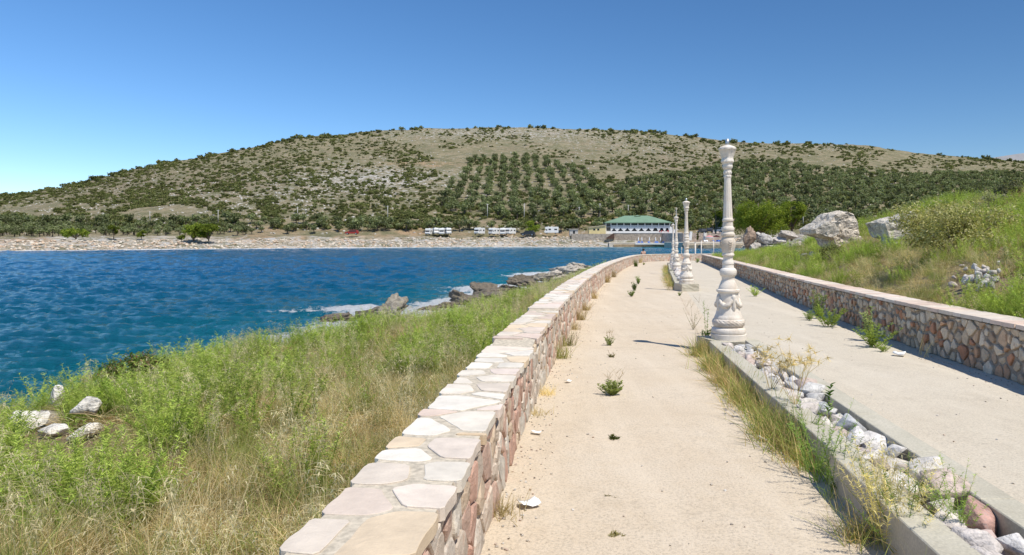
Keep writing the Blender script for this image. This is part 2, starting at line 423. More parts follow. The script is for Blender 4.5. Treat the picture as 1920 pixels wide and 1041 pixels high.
def near_h(X, Y, detail=True):
    X = np.asarray(X, float); Y = np.asarray(Y, float)
    pz = pathz(Y)
    sd = poly_dist(X, Y, SHORE); land = inside(X, Y, LAND)
    cor = inside(X, Y, CORR) | (poly_dist(X, Y, LWP) < .26) | (poly_dist(X, Y, RWP) < .28) | ((Y < -1.5) & (X > -0.75) & (X < 4.2))
    dl = np.maximum(poly_dist(X, Y, LWP) - 0.42, 0)
    t = dl / (dl + sd + 1e-6)
    pa = np.interp(t, [0, .3, .55, .68, .78, .88, 1.0], [0, .08, .2, .34, .56, .8, 1.0]); pb = np.interp(t, [0, .15, .3, .5, .62, .75, 1.0], [0, .1, .26, .52, .72, .86, 1.0])
    prof = pa + (pb - pa) * sstep(13, 24, Y)
    zl = (pz - .06) + (SEA - (pz - .06)) * prof
    n = fbm(X * .45, Y * .45, 5) - .5; n2 = fbm(X * 1.6, Y * 1.6, 9) - .5
    zl = zl + (n * .55 + n2 * .35) * sstep(0.2, 1.6, dl) + np.abs(n2) * 1.0 * sstep(.6, .8, t)
    dr = np.maximum(poly_dist(X, Y, RWP) - 0.40, 0)
    k = np.interp(Y, [0, 26, 34, 44, 55, 70, 110], [1, 1, .9, .55, .3, .2, .2])
    b = .40 + .42 * np.minimum(dr, 6) * k + .06 * np.maximum(dr - 6, 0) * k
    zr = pz + b + (n * .6 + n2 * .25) * sstep(.3, 2.0, dr)
    zr = np.where(Y > 66, pz - .1 + (zr - pz) * .5 - sstep(72, 90, Y) * .5, zr)
    zr = np.minimum(zr, SEA + .1 + .5 * sd + np.abs(n2))
    right = (X > RWX(Y) - .1) & (Y > -20) & ((Y < 70) | (X > 24))
    z = np.where(right, zr, zl)
    z = np.where(cor, pz - .12, z)
    return np.where(land, z, SEA - .05 - np.minimum(.45 * sd, 4))

# ------------------------------------------------------------------ near ground
def grid_obj(name, xs, ys, hf, mat, smooth=True):
    X, Y = np.meshgrid(xs, ys); Z = hf(X, Y)
    nx, ny = len(xs), len(ys)
    i = np.arange(nx * ny).reshape(ny, nx)
    Fc = np.stack([i[:-1, :-1], i[:-1, 1:], i[1:, 1:], i[1:, :-1]], -1).reshape(-1, 4)
    return X, Y, Z, np.stack([X, Y, Z], -1).reshape(-1, 3), Fc
xs = np.concatenate([np.arange(-70, -22, 3.0), np.arange(-22, 26, 0.35), np.arange(26, 60, 1.0), np.arange(60, 400, 20.0)])
ys = np.concatenate([np.arange(-60, -4, 4.0), np.arange(-4, 48, 0.35), np.arange(48, 112, 0.7), np.arange(112, 230, 6.0)])
X, Y, Z, V, Fc = grid_obj("ground", xs, ys, near_h, None)
_sd = poly_dist(X, Y, SHORE); _dl = poly_dist(X, Y, LWP)
rockf = sstep(0.58, 0.68, _dl / (_dl + _sd) + .12 * (fbm(X * .6, Y * .6, 3) - .5)) * (X < LWX(Y)) + sstep(7, 3, _sd) * (Y > 66)
rockf = np.clip(rockf, 0, 1).reshape(-1, 1)
g = obj("ground", to_mesh("ground", V, Fc, M['ground'], np.repeat(rockf, 3, 1), True))
link_props(g, kind="structure")

def strip(name, xa, xb, ys, n, mat, dz):
    V = []; 
    for y in ys:
        a, b = float(xa(y)), float(xb(y))
        for k in range(n): V.append((a + (b - a) * k / (n - 1), y, float(pathz(y)) + dz))
    i = np.arange(len(ys) * n).reshape(len(ys), n)
    Fc = np.stack([i[:-1, :-1], i[:-1, 1:], i[1:, 1:], i[1:, :-1]], -1).reshape(-1, 4)
    o = obj(name, to_mesh(name, V, Fc, mat)); link_props(o, kind="structure"); return o
ysp = np.arange(-4, 73.2, 0.6)
strip("path", lambda y: LWX(y) - .05, PCX, ysp, 5, M['path'], 0.0)
strip("path_right_lane", PCX, lambda y: RWX(y) + .05, ysp, 5, M['path2'], 0.0)
jm = m_plain("joint_dirt", (0.50, 0.40, 0.28), 0.95, 0.25, 9)
jx = lambda y: np.interp(y, [3.96, 7.6, 26.5, 60], [.59, 1.09, 4.7, 11.2])
#strip("path_joint", lambda y: jx(y) - .004 + .003 * math.sin(y * 7), lambda y: jx(y) + .004 + .003 * math.sin(y * 11), np.arange(2.5, 60, .25), 2, jm, 0.004)
strip("path_lane_joint", lambda y: PCX(y) - .33 - .01 * math.sin(y * 5), lambda y: PCX(y) - .31 + .01 * math.sin(y * 3.1), np.arange(11.2, 24.2, .25), 2, jm, 0.004)

# ------------------------------------------------------------------ far hillside
RXs = [-1800, -700, 0, 100, 200, 300, 400, 480, 560, 640, 720, 800, 900, 1000, 1100, 1200, 1300, 1365, 1450, 1550, 1620, 1700, 1800, 1850, 1920, 2300, 3200]
RYs = [424, 405, 370, 354, 331, 306, 290, 274, 257, 252, 245, 241, 239, 239, 242, 246, 256, 266, 269, 270, 273, 285, 293, 297, 303, 330, 360]
fRY = lambda p: np.interp(p, RXs, RYs)
fDR = lambda p: np.interp(p, [-1800, 0, 500, 900, 1400, 1920, 3000], [560, 640, 700, 740, 740, 800, 900])
fDS = lambda p: np.interp(p, [-1800, -600, 0, 100, 300, 640, 900, 1250, 1330, 1420, 1600, 3000], [150, 180, 205, 212, 233, 268, 285, 288, 288, 230, 170, 150])
fDB = lambda p: np.interp(p, [-1800, 0, 300, 640, 3000], [260, 290, 300, 308, 312])
_ut = np.linspace(0, 1, 400); _gt = .35 * _ut + .65 * _ut ** 2.2
def hz(X, Y):
    X = np.asarray(X, float); Y = np.asarray(Y, float)
    p = CX + F * X / Y; D = Y
    ds, db, dr, yr = fDS(p), fDB(p), fDR(p), fRY(p)
    zb = EYE + 5 / F * db
    dm = ds + np.minimum(18, .65 * (db - ds)); zm = np.interp(p, [0, 640, 900, 1200], [.6, .9, 1.7, 1.9])
    a = np.where(D < ds, SEA - (ds - D) * .25, np.where(D < dm, SEA + (zm - SEA) * np.clip((D - ds) / (dm - ds), 0, 1) ** .75, zm + (zb - zm) * np.clip((D - dm) / (db - dm), 0, 1)))
    u = np.interp((D - db) / (dr - db), _gt, _ut)
    z = EYE + (HY - (440 - u * (440 - yr))) / F * D
    zr = EYE + (HY - yr) / F * dr
    z = np.where(D > dr, zr - (D - dr) * .3, np.where(D < db, a, z))
    n = (fbm(X / 22, Y / 22, 41) - .5) * 3.2 * sstep(0, 60, D - db) + (fbm(X / 4, Y / 4, 43) - .5) * 2.2 * sstep(0, 8, D - ds) * (D < db)
    return z + n
def hill_at(px, py):
    px = np.asarray(px, float); py = np.asarray(py, float)
    u = np.clip((440 - py) / (440 - fRY(px)), 0, 1)
    D = fDB(px) + (fDR(px) - fDB(px)) * (.35 * u + .65 * u ** 2.2)
    X = (px - CX) / F * D
    return X, D, hz(X, D)
pc = np.concatenate([np.linspace(-1800, -100, 40), np.arange(-90, 2010, 5.0), np.linspace(2020, 3200, 40)])
ts = np.concatenate([np.linspace(-.2, 0, 4), np.linspace(0.02, 1, 22)]); us = np.linspace(0.01, 1, 100); bs = np.array([20, 60, 120, 220, 400])
rows = [fDS(pc) + (fDB(pc) - fDS(pc)) * t for t in ts] + [fDB(pc) + (fDR(pc) - fDB(pc)) * (.35 * u + .65 * u ** 2.2) for u in us] + [fDR(pc) + b for b in bs]
DD = np.array(rows); XX = (pc[None] - CX) / F * DD; ZZ = hz(XX, DD)
i = np.arange(DD.size).reshape(DD.shape)
Fh = np.stack([i[:-1, :-1], i[:-1, 1:], i[1:, 1:], i[1:, :-1]], -1).reshape(-1, 4)
PXg = np.tile(pc, (len(rows), 1)); PYg = HY - (ZZ - EYE) / DD * F
def blob(x, y, cx, cy, rx, ry): return np.exp(-((x - cx) / rx) ** 2 - ((y - cy) / ry) ** 2)
wob = fbm(PXg / 60, PYg / 12, 71) - .5
shore = sstep(1.0, .5, (DD - fDS(pc)[None]) / np.maximum(.8 * (fDB(pc) - fDS(pc))[None], 8) + wob * .5) * (DD < fDB(pc)[None] + 2)
orange = np.clip(blob(PXg, PYg, 70, 452, 110, 7) + blob(PXg, PYg, 560, 448, 120, 8) + .8 * blob(PXg, PYg, 930, 438, 190, 7) + .9 * blob(PXg, PYg, 790, 308, 60, 5) + .7 * blob(PXg, PYg, 1350, 425, 90, 12) + .6 * blob(PXg, PYg, 1050, 415, 160, 12) + .8 * blob(PXg, PYg, 640, 430, 200, 6), 0, 1) * sstep(.3, .6, .5 + wob)
mauve = np.clip(blob(PXg, PYg, 330, 350, 260, 30) + .6 * blob(PXg, PYg, 1320, 300, 120, 25), 0, 1) * .7
T = np.zeros(DD.shape + (3,)); T[:] = (0.285, 0.245, 0.152)
def lay(T, w, c): return T * (1 - w[..., None]) + np.array(c) * w[..., None]
T = lay(T, mauve, (0.25, 0.195, 0.145)); T = lay(T, shore, (0.64, 0.555, 0.445)); T = lay(T, np.clip(orange * 1.5, 0, 1), (0.50, 0.32, 0.19))
rk = 0.0 + .13 * blob(PXg, PYg, 700, 335, 170, 28) + .10 * blob(PXg, PYg, 950, 250, 300, 18) + .05 * blob(PXg, PYg, 500, 370, 260, 40) + .09 * blob(PXg, PYg, 1540, 270, 90, 10) + .05 * blob(PXg, PYg, 1250, 280, 200, 25) + .12 * shore
me = to_mesh("hillside", np.stack([XX, DD, ZZ], -1).reshape(-1, 3), Fh, M['hill'], T.reshape(-1, 3), True)
a = me.attributes.new("rock", 'FLOAT', 'POINT'); a.data.foreach_set("value", rk.astype(np.float32).ravel())
link_props(obj("hillside", me), kind="structure")
# one far mountain past the shoulder of the hill
mp_ = [(1780, 300, 2600), (1860, 296, 2600), (1905, 289, 2600), (1960, 282, 2600), (2100, 270, 2600), (2400, 290, 2600)]
mb = MB(); Vm = []
for px_, py_, D_ in mp_:
    t_ = at(px_, py_, D_); Vm += [(t_.x * .85, D_ * .85, -2), (t_.x * .92, D_ * .92, t_.z * .5), tuple(t_), (t_.x * 1.2, D_ * 1.2, -2)]
mb.add(Vm, [(4 * k + j, 4 * k + 4 + j, 4 * k + 5 + j, 4 * k + 1 + j) for k in range(len(mp_) - 1) for j in range(3)])
link_props(obj("mountain", mb.mesh("mountain", m_plain("mountain_rock", (0.27, 0.27, 0.27), 1, .2, .01), True)), kind="structure")

# ------------------------------------------------------------------ sea
pxs = np.concatenate([np.linspace(-2600, -60, 60), np.linspace(-50, 1560, 520), np.linspace(1600, 2600, 16)])
Dsea = np.exp(np.linspace(math.log(9), math.log(300), 460)); Dsea = np.concatenate([[-60, -10, 4], Dsea, [320, 360]])
DS, PS = np.meshgrid(Dsea, pxs, indexing='ij')
XS = (PS - CX) / F * np.maximum(DS, 9) ; YS = DS
wz = np.zeros(XS.shape); wr = np.random.default_rng(3)
amp = .55 + .9 * fbm(XS / 14, YS / 9, 80)
for lam in (9, 7.2, 5.6, 4.6, 3.8, 3.1, 2.6, 2.1, 1.7, 1.35, 1.1, .9):
    for _ in range(2):
        an = R(-100 + wr.normal(0, 24)); kx, ky = math.cos(an) * 2 * math.pi / lam, math.sin(an) * 2 * math.pi / lam
        ph = kx * XS + ky * YS + wr.uniform(0, 6.28) + 1.6 * fbm(XS / (lam * 2.2), YS / (lam * 2.2), int(lam * 10))
        fade = np.clip(lam / (np.maximum(DS, 9) * .0075 * 2.6), 0, 1) ** 2
        s_ = np.sin(ph); wz += lam * (.0042 if lam > 4 else .0125) * fade * (1 - np.abs(s_) * 1.0 + .3 * np.cos(2 * ph)) * amp
wz -= wz.mean()
sdn = poly_dist(XS, YS, SHORE); landn = inside(XS, YS, LAND)
dfar = fDS(PS) - DS
nz1 = fbm(XS / 3.2, YS / 1.6, 91); nz2 = fbm(XS / 26, YS / 9, 92); nz3 = fbm(XS / 2.2, YS / .8, 93)
foam = 1.1 * sstep(7.5, .5, sdn + 6 * (nz2 - .52)) * (.5 + .95 * nz1) * (.35 + .65 * sstep(22, 29, YS))
foam = np.maximum(foam, .95 * blob(XS, YS, -7.0, 37.5, 6, 3.4) * (nz1 + .40)); foam = np.maximum(foam, .95 * blob(XS, YS, 0.0, 53, 6, 6) * (nz1 + .42))
foam = np.maximum(foam, .95 * sstep(13, 3, dfar + 26 * (fbm(XS / 40, YS / 40, 97) - .45)))
caps = .95 * sstep(.735, .80, fbm(XS / 3.4, YS / 2.4, 95)) * sstep(.55, .7, vnoise(XS / 30, YS / 18, 96))
shal = np.clip(sstep(16, 2, sdn) * .8 + .55 * sstep(60, 8, dfar) * sstep(350, 900, PS) + .35 * sstep(500, 1200, PS), 0, 1)
near = sstep(90, 15, DS)
T = np.zeros(XS.shape + (3,)); T[:] = (0.004, 0.115, 0.27)
T = lay(T, near * .75, (0.006, 0.160, 0.225)); T = lay(T, shal * .85, (0.012, 0.235, 0.285))
i = np.arange(XS.size).reshape(XS.shape)
Fs = np.stack([i[:-1, :-1], i[:-1, 1:], i[1:, 1:], i[1:, :-1]], -1).reshape(-1, 4)
me = to_mesh("sea", np.stack([XS, YS, SEA + wz], -1).reshape(-1, 3), Fs, M['sea'], T.reshape(-1, 3), True)
a = me.attributes.new("foam", 'FLOAT', 'POINT'); a.data.foreach_set("value", foam.astype(np.float32).ravel())
link_props(obj("sea", me), kind="structure")

# ================================================================== masonry
def clip(poly, nx, ny, d):                              # keep nx*x + ny*y <= d
    out = []
    for k in range(len(poly)):
        a, b = poly[k - 1], poly[k]
        da, db = nx * a[0] + ny * a[1] - d, nx * b[0] + ny * b[1] - d
        if da <= 0: 
            if k == 0 or True: pass
        if (da <= 0) != (db <= 0):
            t = da / (da - db); out.append((a[0] + t * (b[0] - a[0]), a[1] + t * (b[1] - a[1])))
        if db <= 0: out.append(b)
    return out
def voronoi(S_, bounds, rad, wt=0.0):
    x0, x1, y0, y1 = bounds; cells = []; w2 = rng.uniform(0, wt, len(S_)) ** 2
    for k in range(len(S_)):
        p = S_[k]; d = np.hypot(S_[:, 0] - p[0], S_[:, 1] - p[1]); nb = np.where((d < 2 * rad) & (d > 1e-9))[0]
        nb = nb[np.argsort(d[nb])]
        poly = [(max(x0, p[0] - rad), max(y0, p[1] - rad)), (min(x1, p[0] + rad), max(y0, p[1] - rad)), (min(x1, p[0] + rad), min(y1, p[1] + rad)), (max(x0, p[0] - rad), min(y1, p[1] + rad))]
        for j in nb:
            q = S_[j]; nx, ny = q[0] - p[0], q[1] - p[1]
            poly = clip(poly, nx, ny, (nx * (p[0] + q[0]) + ny * (p[1] + q[1])) / 2 + (w2[k] - w2[j]) / 2)
            if len(poly) < 3: break
        cells.append(poly)
    return cells
def inset(poly, gap):
    area = sum(poly[k - 1][0] * poly[k][1] - poly[k][0] * poly[k - 1][1] for k in range(len(poly)))
    sg = 1 if area > 0 else -1; out = poly
    for k in range(len(poly)):
        a, b = poly[k - 1], poly[k]; ex, ey = b[0] - a[0], b[1] - a[1]; L = math.hypot(ex, ey)
        if L < 1e-6: continue
        nx, ny = sg * ey / L, -sg * ex / L
        out = clip(out, nx, ny, nx * a[0] + ny * a[1] - gap)
        if len(out) < 3: return []
    return out
def chaikin(poly, q=.25):
    out = []
    for k in range(len(poly)):
        a, b = poly[k], poly[(k + 1) % len(poly)]
        out += [(a[0] + q * (b[0] - a[0]), a[1] + q * (b[1] - a[1])), (b[0] - q * (b[0] - a[0]), b[1] - q * (b[1] - a[1]))]
    return out
def dedupe(poly, eps):
    out = []
    for p in poly:
        if not out or math.hypot(p[0] - out[-1][0], p[1] - out[-1][1]) > eps: out.append(p)
    if len(out) > 2 and math.hypot(out[0][0] - out[-1][0], out[0][1] - out[-1][1]) < eps: out.pop()
    return out

PALE = [(0.72, 0.645, 0.535), (0.70, 0.605, 0.495), (0.76, 0.70, 0.60), (0.70, 0.60, 0.50), (0.685, 0.545, 0.445), (0.68, 0.52, 0.34), (0.70, 0.58, 0.475), (0.72, 0.575, 0.40), (0.715, 0.60, 0.51), (0.75, 0.685, 0.58), (0.73, 0.66, 0.55), (0.75, 0.69, 0.59)]
FACE_L = [(0.60, 0.50, 0.40), (0.58, 0.40, 0.31), (0.64, 0.58, 0.49), (0.56, 0.35, 0.265), (0.60, 0.47, 0.34), (0.62, 0.54, 0.45)]
FACE_R = [(0.52, 0.25, 0.135), (0.58, 0.345, 0.20), (0.69, 0.56, 0.40), (0.66, 0.49, 0.33), (0.60, 0.415, 0.265), (0.71, 0.59, 0.435), (0.58, 0.455, 0.31)]

class Wall:
    def __init__(s, P, side, hfun, thick):
        s.P, s.s = resample(P, .1); s.side = side; s.h = hfun; s.th = thick
        t = np.gradient(s.P, axis=0); t /= np.linalg.norm(t, axis=1)[:, None]
        s.N = np.stack([t[:, 1], -t[:, 0]], 1) * side       # towards the path
        s.L = s.s[-1]
    def p(s, a, n, z):
        a = np.asarray(a, float)
        x = np.interp(a, s.s, s.P[:, 0]) + np.interp(a, s.s, s.N[:, 0]) * n
        y = np.interp(a, s.s, s.P[:, 1]) + np.interp(a, s.s, s.N[:, 1]) * n
        return np.stack([x, y, pathz(np.interp(a, s.s, s.P[:, 1])) + z], -1)
    def s_at_y(s, y): return float(np.interp(y, s.P[:, 1], s.s))

def stone(fn, poly, d0, d1, ch, jit):
    """fn(u, v, d) -> 3D; outline poly, from depth d0 to d1, edge chamfer ch"""
    n = len(poly); cx = sum(p[0] for p in poly) / n; cy = sum(p[1] for p in poly) / n
    u = np.array([p[0] for p in poly]); v = np.array([p[1] for p in poly])
    rr = np.maximum(np.hypot(u - cx, v - cy), 1e-4); k = np.clip(1 - ch / rr, .4, 1)
    dj = rng.uniform(-jit, jit, n)
    tu, tv = rng.uniform(-jit, jit, 2) * 3
    tilt = tu * (u - cx) / .15 + tv * (v - cy) / .15
    tilt = np.clip(tilt, -.03, .03)
    V = np.concatenate([fn(u, v, np.full(n, d0)), fn(u, v, d1 - ch * .7 + dj * .5 + tilt * .5), fn(cx + (u - cx) * k, cy + (v - cy) * k, d1 + dj + tilt * .7), fn(np.array([cx]), np.array([cy]), np.array([d1 + abs(jit) * 1.2]))])
    Fc = []
    for a in range(n):
        b = (a + 1) % n
        Fc += [(a, b, n + b, n + a), (n + a, n + b, 2 * n + b, 2 * n + a), (2 * n + a, 2 * n + b, 3 * n)]
    return V, Fc

def build_wall(W, label, name, cat, face_cols, cap_cols, cellw, cellh, capw, caprows, y_lo, gap_face, segs, face_gap_n, cap_gap, mortar, cap_wt, ov, prd):
    y0 = W.P[0]
    root = thing(name, label, cat, (float(y0[0]), float(y0[1]), float(pathz(y0[1]))))
    L0 = np.array(root.location)
    ss = np.arange(0, W.L, .35); hh = np.array([W.h(a) for a in ss])
    # mortar core
    prof = [(.0, -.3), (.0, 0), (.0, 1), (-W.th, 1), (-W.th, 0), (-W.th, -.9)]
    V = []
    for n, zz in prof:
        z = np.where(zz == 1, hh - .016, -.12 if zz == 0 else zz) if zz in (0, 1) else np.full(len(ss), zz)
        V.append(W.p(ss, n, z))
    V = np.stack(V, 1); k = len(prof); idx = np.arange(len(ss) * k).reshape(-1, k)
    Fc = [tuple(int(q) for q in (idx[a, b], idx[a + 1, b], idx[a + 1, (b + 1) % k], idx[a, (b + 1) % k])) for a in range(len(ss) - 1) for b in range(k)]
    Fc += [tuple(int(q) for q in idx[0][::-1]), tuple(int(q) for q in idx[-1])]
    obj("mortar_core", to_mesh("mortar_core", V.reshape(-1, 3) - L0, Fc, mortar), root)
    # mortar bed on top, a little paler, under and between the cap stones
    V = np.stack([W.p(ss, .012, hh - .045), W.p(ss, .012, hh - .002), W.p(ss, -W.th - .012, hh - .002), W.p(ss, -W.th - .012, hh - .045)], 1)
    idx = np.arange(len(ss) * 4).reshape(-1, 4)
    Fc = [tuple(int(q) for q in (idx[a, b], idx[a + 1, b], idx[a + 1, (b + 1) % 4], idx[a, (b + 1) % 4])) for a in range(len(ss) - 1) for b in range(4)]
    obj("mortar_bed", to_mesh("mortar_bed", V.reshape(-1, 3) - L0, Fc, M['capmortar']), root)
    # face stones
    items = []
    H = max(hh)
    na = int(W.L / cellw); nb = max(2, round(H / cellh))
    sd = np.array([((a + .5 + (b % 2) * .5 + rng.uniform(-.36, .36)) * cellw, (b + .5 + rng.uniform(-.36, .36)) * H / nb) for a in range(na) for b in range(nb)])
    for poly in voronoi(sd, (0.02, W.L - .02, -.02, H - .05), cellw * 1.9, .10):
        if len(poly) < 3: continue
        q = inset(poly, face_gap_n * rng.uniform(.5, 1.6))
        if len(q) < 3: continue
        q = dedupe(chaikin(q, .15), .008)
        if len(q) < 3: continue
        cu = sum(p[0] for p in q) / len(q); top = W.h(cu) - .055
        q = [(a, min(b, top)) for a, b in q]
        P3 = W.p(cu, 0, .3)
        items.append((math.hypot(P3[0], P3[1]) if P3[1] > 2.4 else 999, q))
    items.sort(key=lambda t: t[0])
    fn = lambda u, v, d: W.p(u, d, v)
    rest_v, rest_f, rest_t, nv = [], [], [], 0
    for k, (dist, q) in enumerate(items):
        V, Fc = stone(fn, q, -.02, rng.uniform(.010, prd), rng.uniform(.006, .014), .006)
        c = np.array(face_cols[rng.integers(len(face_cols))]) * rng.uniform(.85, 1.1)
        if k < 300 and dist < 900:
            obj("face_stone", to_mesh("face_stone", V - L0, Fc, M['stone'], c), root)
        else:
            rest_v.append(V - L0); rest_f += [tuple(i + nv for i in f) for f in Fc]; nv += len(V); rest_t.append(np.tile(c, (len(V), 1)))
    if rest_v:
        o = obj("far_face_stones", to_mesh("far_face_stones", np.concatenate(rest_v), rest_f, M['stone'], np.concatenate(rest_t)), root); o["kind"] = "stuff"
    # cap stones, segment by segment where the top steps
    items = []
    for a0, a1 in segs:
        nn = max(1, int((a1 - a0) / capw)); sd = []
        for a in range(nn):
            rws = caprows if rng.random() < .8 else max(1, caprows + rng.integers(-1, 1))
            for b in range(rws):
                sd.append((a0 + (a + .5 + (b % 2) * .45 + rng.uniform(-.3, .3)) * (a1 - a0) / nn, -W.th - ov + (b + .5 + rng.uniform(-.22, .22)) * (W.th + 2 * ov) / rws))
        sd = np.array(sd)
        for poly in voronoi(sd, (a0 + .004, a1 - .004, -W.th - ov, ov), capw * 2.6, cap_wt):
            if len(poly) < 3: continue
            q = inset(poly, cap_gap * rng.uniform(.35, 1.7))
            if len(q) < 3: continue
            e = rng.uniform(-.010, .016); e2 = rng.uniform(-.018, .016)
            q = [(x, (ov + e) if y > ov - .048 else ((-W.th - ov + e2) if y < -W.th - ov + .048 else y)) for x, y in q]
            q2 = []                                       # broken, uneven edges
            for k in range(len(q)):
                a_, b_ = q[k], q[(k + 1) % len(q)]; Ln = math.hypot(b_[0] - a_[0], b_[1] - a_[1]); m = 1 + int(Ln / .11)
                for j in range(m):
                    t = j / m; w = 0 if j == 0 else .009
                    q2.append((a_[0] + t * (b_[0] - a_[0]) + rng.uniform(-w, w), a_[1] + t * (b_[1] - a_[1]) + rng.uniform(-w, w)))
            q = dedupe(chaikin(q2, .2), .008)
            cu = sum(p[0] for p in q) / len(q); P3 = W.p(cu, 0, .3)
            items.append((math.hypot(P3[0], P3[1]) if P3[1] > 1.2 else 999, q, W.h(cu)))
    items.sort(key=lambda t: t[0])
    rest_v, rest_f, rest_t, nv = [], [], [], 0
    for k, (dist, q, h) in enumerate(items):
        fn = lambda u, v, d: W.p(u, v, h + d)
        V, Fc = stone(fn, q, -.05, rng.uniform(.0015, .0045), .003, .001)
        c = np.array(cap_cols[rng.integers(len(cap_cols))]) * rng.uniform(.9, 1.06)
        if k < 300 and dist < 900:
            obj("cap_stone", to_mesh("cap_stone", V - L0, Fc, M['cap'], c), root)
        else:
            rest_v.append(V - L0); rest_f += [tuple(i + nv for i in f) for f in Fc]; nv += len(V); rest_t.append(np.tile(c, (len(V), 1)))
    if rest_v:
        o = obj("far_cap_stones", to_mesh("far_cap_stones", np.concatenate(rest_v), rest_f, M['cap'], np.concatenate(rest_t)), root); o["kind"] = "stuff"
    return root

def lw_h(a):
    if a < LW1: return .625
    if a < LW2: return .675
    return .71
LWALL = Wall(LWP[1:], 1, lw_h, .39)
LW1, LW2 = LWALL.s_at_y(7.15), LWALL.s_at_y(10.2)
segs = [(0, LW1), (LW1, LW2)] + [(LW2 + k * (LWALL.L - LW2) / 4, LW2 + (k + 1) * (LWALL.L - LW2) / 4) for k in range(4)]
build_wall(LWALL, "low rubble stone wall with pale flagstone top on the sea side of the path", "stone_wall", "wall", FACE_L, PALE, .20, .17, .30, 2, 2, .0, segs, .010, .024, M['mortar2'], .24, .032, .020)
RWALL = Wall(RWP, -1, lambda a: .70, .40)
build_wall(RWALL, "low shaded rubble stone wall holding back the grassy bank", "stone_wall", "wall", FACE_R, [(0.69, 0.55, 0.445), (0.70, 0.60, 0.49), (0.66, 0.51, 0.41), (0.72, 0.63, 0.53)], .19, .15, .36, 1, 2, .0, [(0, RWALL.L)], .024, .005, M['mortar'], .1, .045, .042)

# ------------------------------------------------------------------ rocks
def rock_mesh(seed, size, sub=2, cuts=10, rough=.10, mat=None, tint=(.55, .5, .45), flat=True, tvar=.0):
    r = np.random.default_rng(seed)
    bm = bmesh.new(); bmesh.ops.create_icosphere(bm, subdivisions=sub, radius=1.0)
    V = np.array([v.co[:] for v in bm.verts]); Fc = np.array([[v.index for v in f.verts] for f in bm.faces]); bm.free()
    for _ in range(cuts):
        n = r.normal(size=3); n /= np.linalg.norm(n); d = r.uniform(.38, .76)
        ex = V @ n - d; V = V - np.outer(np.maximum(ex, 0), n)
    o = r.uniform(0, 50, 3)
    dn = np.array([mnoise.fractal(Vector(p * 1.6 + o), 0.8, 2.1, 5) - (1.6 * max(0, .2 - abs(mnoise.noise(Vector(p * 2.4 + o)))) if sub > 3 else 0) for p in V])
    V = V * (1 + rough * dn)[:, None]
    V *= np.array(size) / 2 / np.abs(V).max(0)
    t = np.tile(np.array(tint), (len(V), 1)) * (1 + tvar * (r.random((len(V), 1)) - .5))
    return to_mesh("rock", V, Fc, mat or M['rock'], t, not flat)

def chunk_mesh(seed, size, mat, tint, npt=11):
    """angular broken stone: hull of points pushed out towards a box"""
    r = np.random.default_rng(seed); P = r.normal(size=(npt, 3)); P /= np.abs(P).max(1)[:, None] ** .65 * np.linalg.norm(P, axis=1)[:, None] ** .35; P *= r.uniform(.72, 1, (npt, 1))
    bm = bmesh.new()
    for p in P: bm.verts.new(p)
    res = bmesh.ops.convex_hull(bm, input=bm.verts); bmesh.ops.delete(bm, geom=[g for g in res['geom_interior'] if isinstance(g, bmesh.types.BMVert)], context='VERTS')
    bmesh.ops.dissolve_limit(bm, angle_limit=R(16), verts=bm.verts, edges=bm.edges)
    bmesh.ops.bevel(bm, geom=list(bm.edges), offset=.06, segments=1, affect='EDGES'); bmesh.ops.triangulate(bm, faces=bm.faces)
    bmesh.ops.recalc_face_normals(bm, faces=bm.faces)
    V = np.array([v.co[:] for v in bm.verts]); Fc = np.array([[v.index for v in f.verts] for f in bm.faces]); bm.free()
    V -= (V.max(0) + V.min(0)) / 2; V *= np.array(size) / 2 / np.abs(V).max(0)
    return to_mesh("stone", V, Fc, mat, tint)
def ground_hit(px_, py_, d0=5.0, d1=90.0):
    D = np.linspace(d0, d1, 900); X = (px_ - CX) / F * D; z = EYE + (HY - py_) / F * D; k = np.where(z <= near_h(X, D))[0]
    return float(D[k[0]]) if len(k) else d1
# ------------------------------------------------------------------ planters
def kerb_block(root, L0, ya, yb, oa, ob, h, mat=None):
    g_ = .004
    V = []
    for y in (ya + g_, yb - g_):
        xc = float(PCX(y)); pz = float(pathz(y))
        for o_, z in ((oa, -.1), (ob, -.1), (ob, h), (oa, h)): V.append((xc + o_, y, pz + z))
    mb = MB().add(np.array(V) - L0, [(0, 1, 2, 3), (7, 6, 5, 4), (0, 4, 5, 1), (1, 5, 6, 2), (2, 6, 7, 3), (3, 7, 4, 0)])
    return obj("kerb_block", mb.mesh("kerb_block", mat or M['kerb'], bevel=.006), root)
soil = m_plain("planter_soil", (0.24, 0.18, 0.12), 0.95, 0.4, 14)
def planter(label, y0, y1, step, h, kink=None):
    root = thing("planter", label, "planter", (float(PCX(y0)), y0, float(pathz(y0))))
    L0 = np.array(root.location); ya = y0
    while ya < y1 - .05:
        yb = min(y1, ya + step + rng.uniform(-.03, .03))
        if kink and ya < kink < yb: yb = kink
        a = -.38 if (kink is None or ya < kink - .01) else -.335
        kerb_block(root, L0, ya, yb, a, a + .20, h + (0 if a < -.36 else -.012))
        kerb_block(root, L0, ya + (.3 if ya == y0 else 0), yb, .19, .385, h + rng.uniform(-.006, .004))
        ya = yb
    V = []; 
    for y in np.linspace(y0, y1, 20):
        for o_ in (-.30, .30): V.append((float(PCX(y)) + o_, y, float(pathz(y)) + .07))
    idx = np.arange(40).reshape(20, 2)
    obj("soil", to_mesh("soil", np.array(V) - L0, np.stack([idx[:-1, 0], idx[:-1, 1], idx[1:, 1], idx[1:, 0]], -1), soil), root)
    return root
planter("long concrete planter full of broken stones leading up to the tall ornate lamp column", .8, 10.2, 1.02, .245, 4.72)
planter("far concrete planter with grassy edge running from the second lamp column", 25.2, 38.1, 1.6, .22)
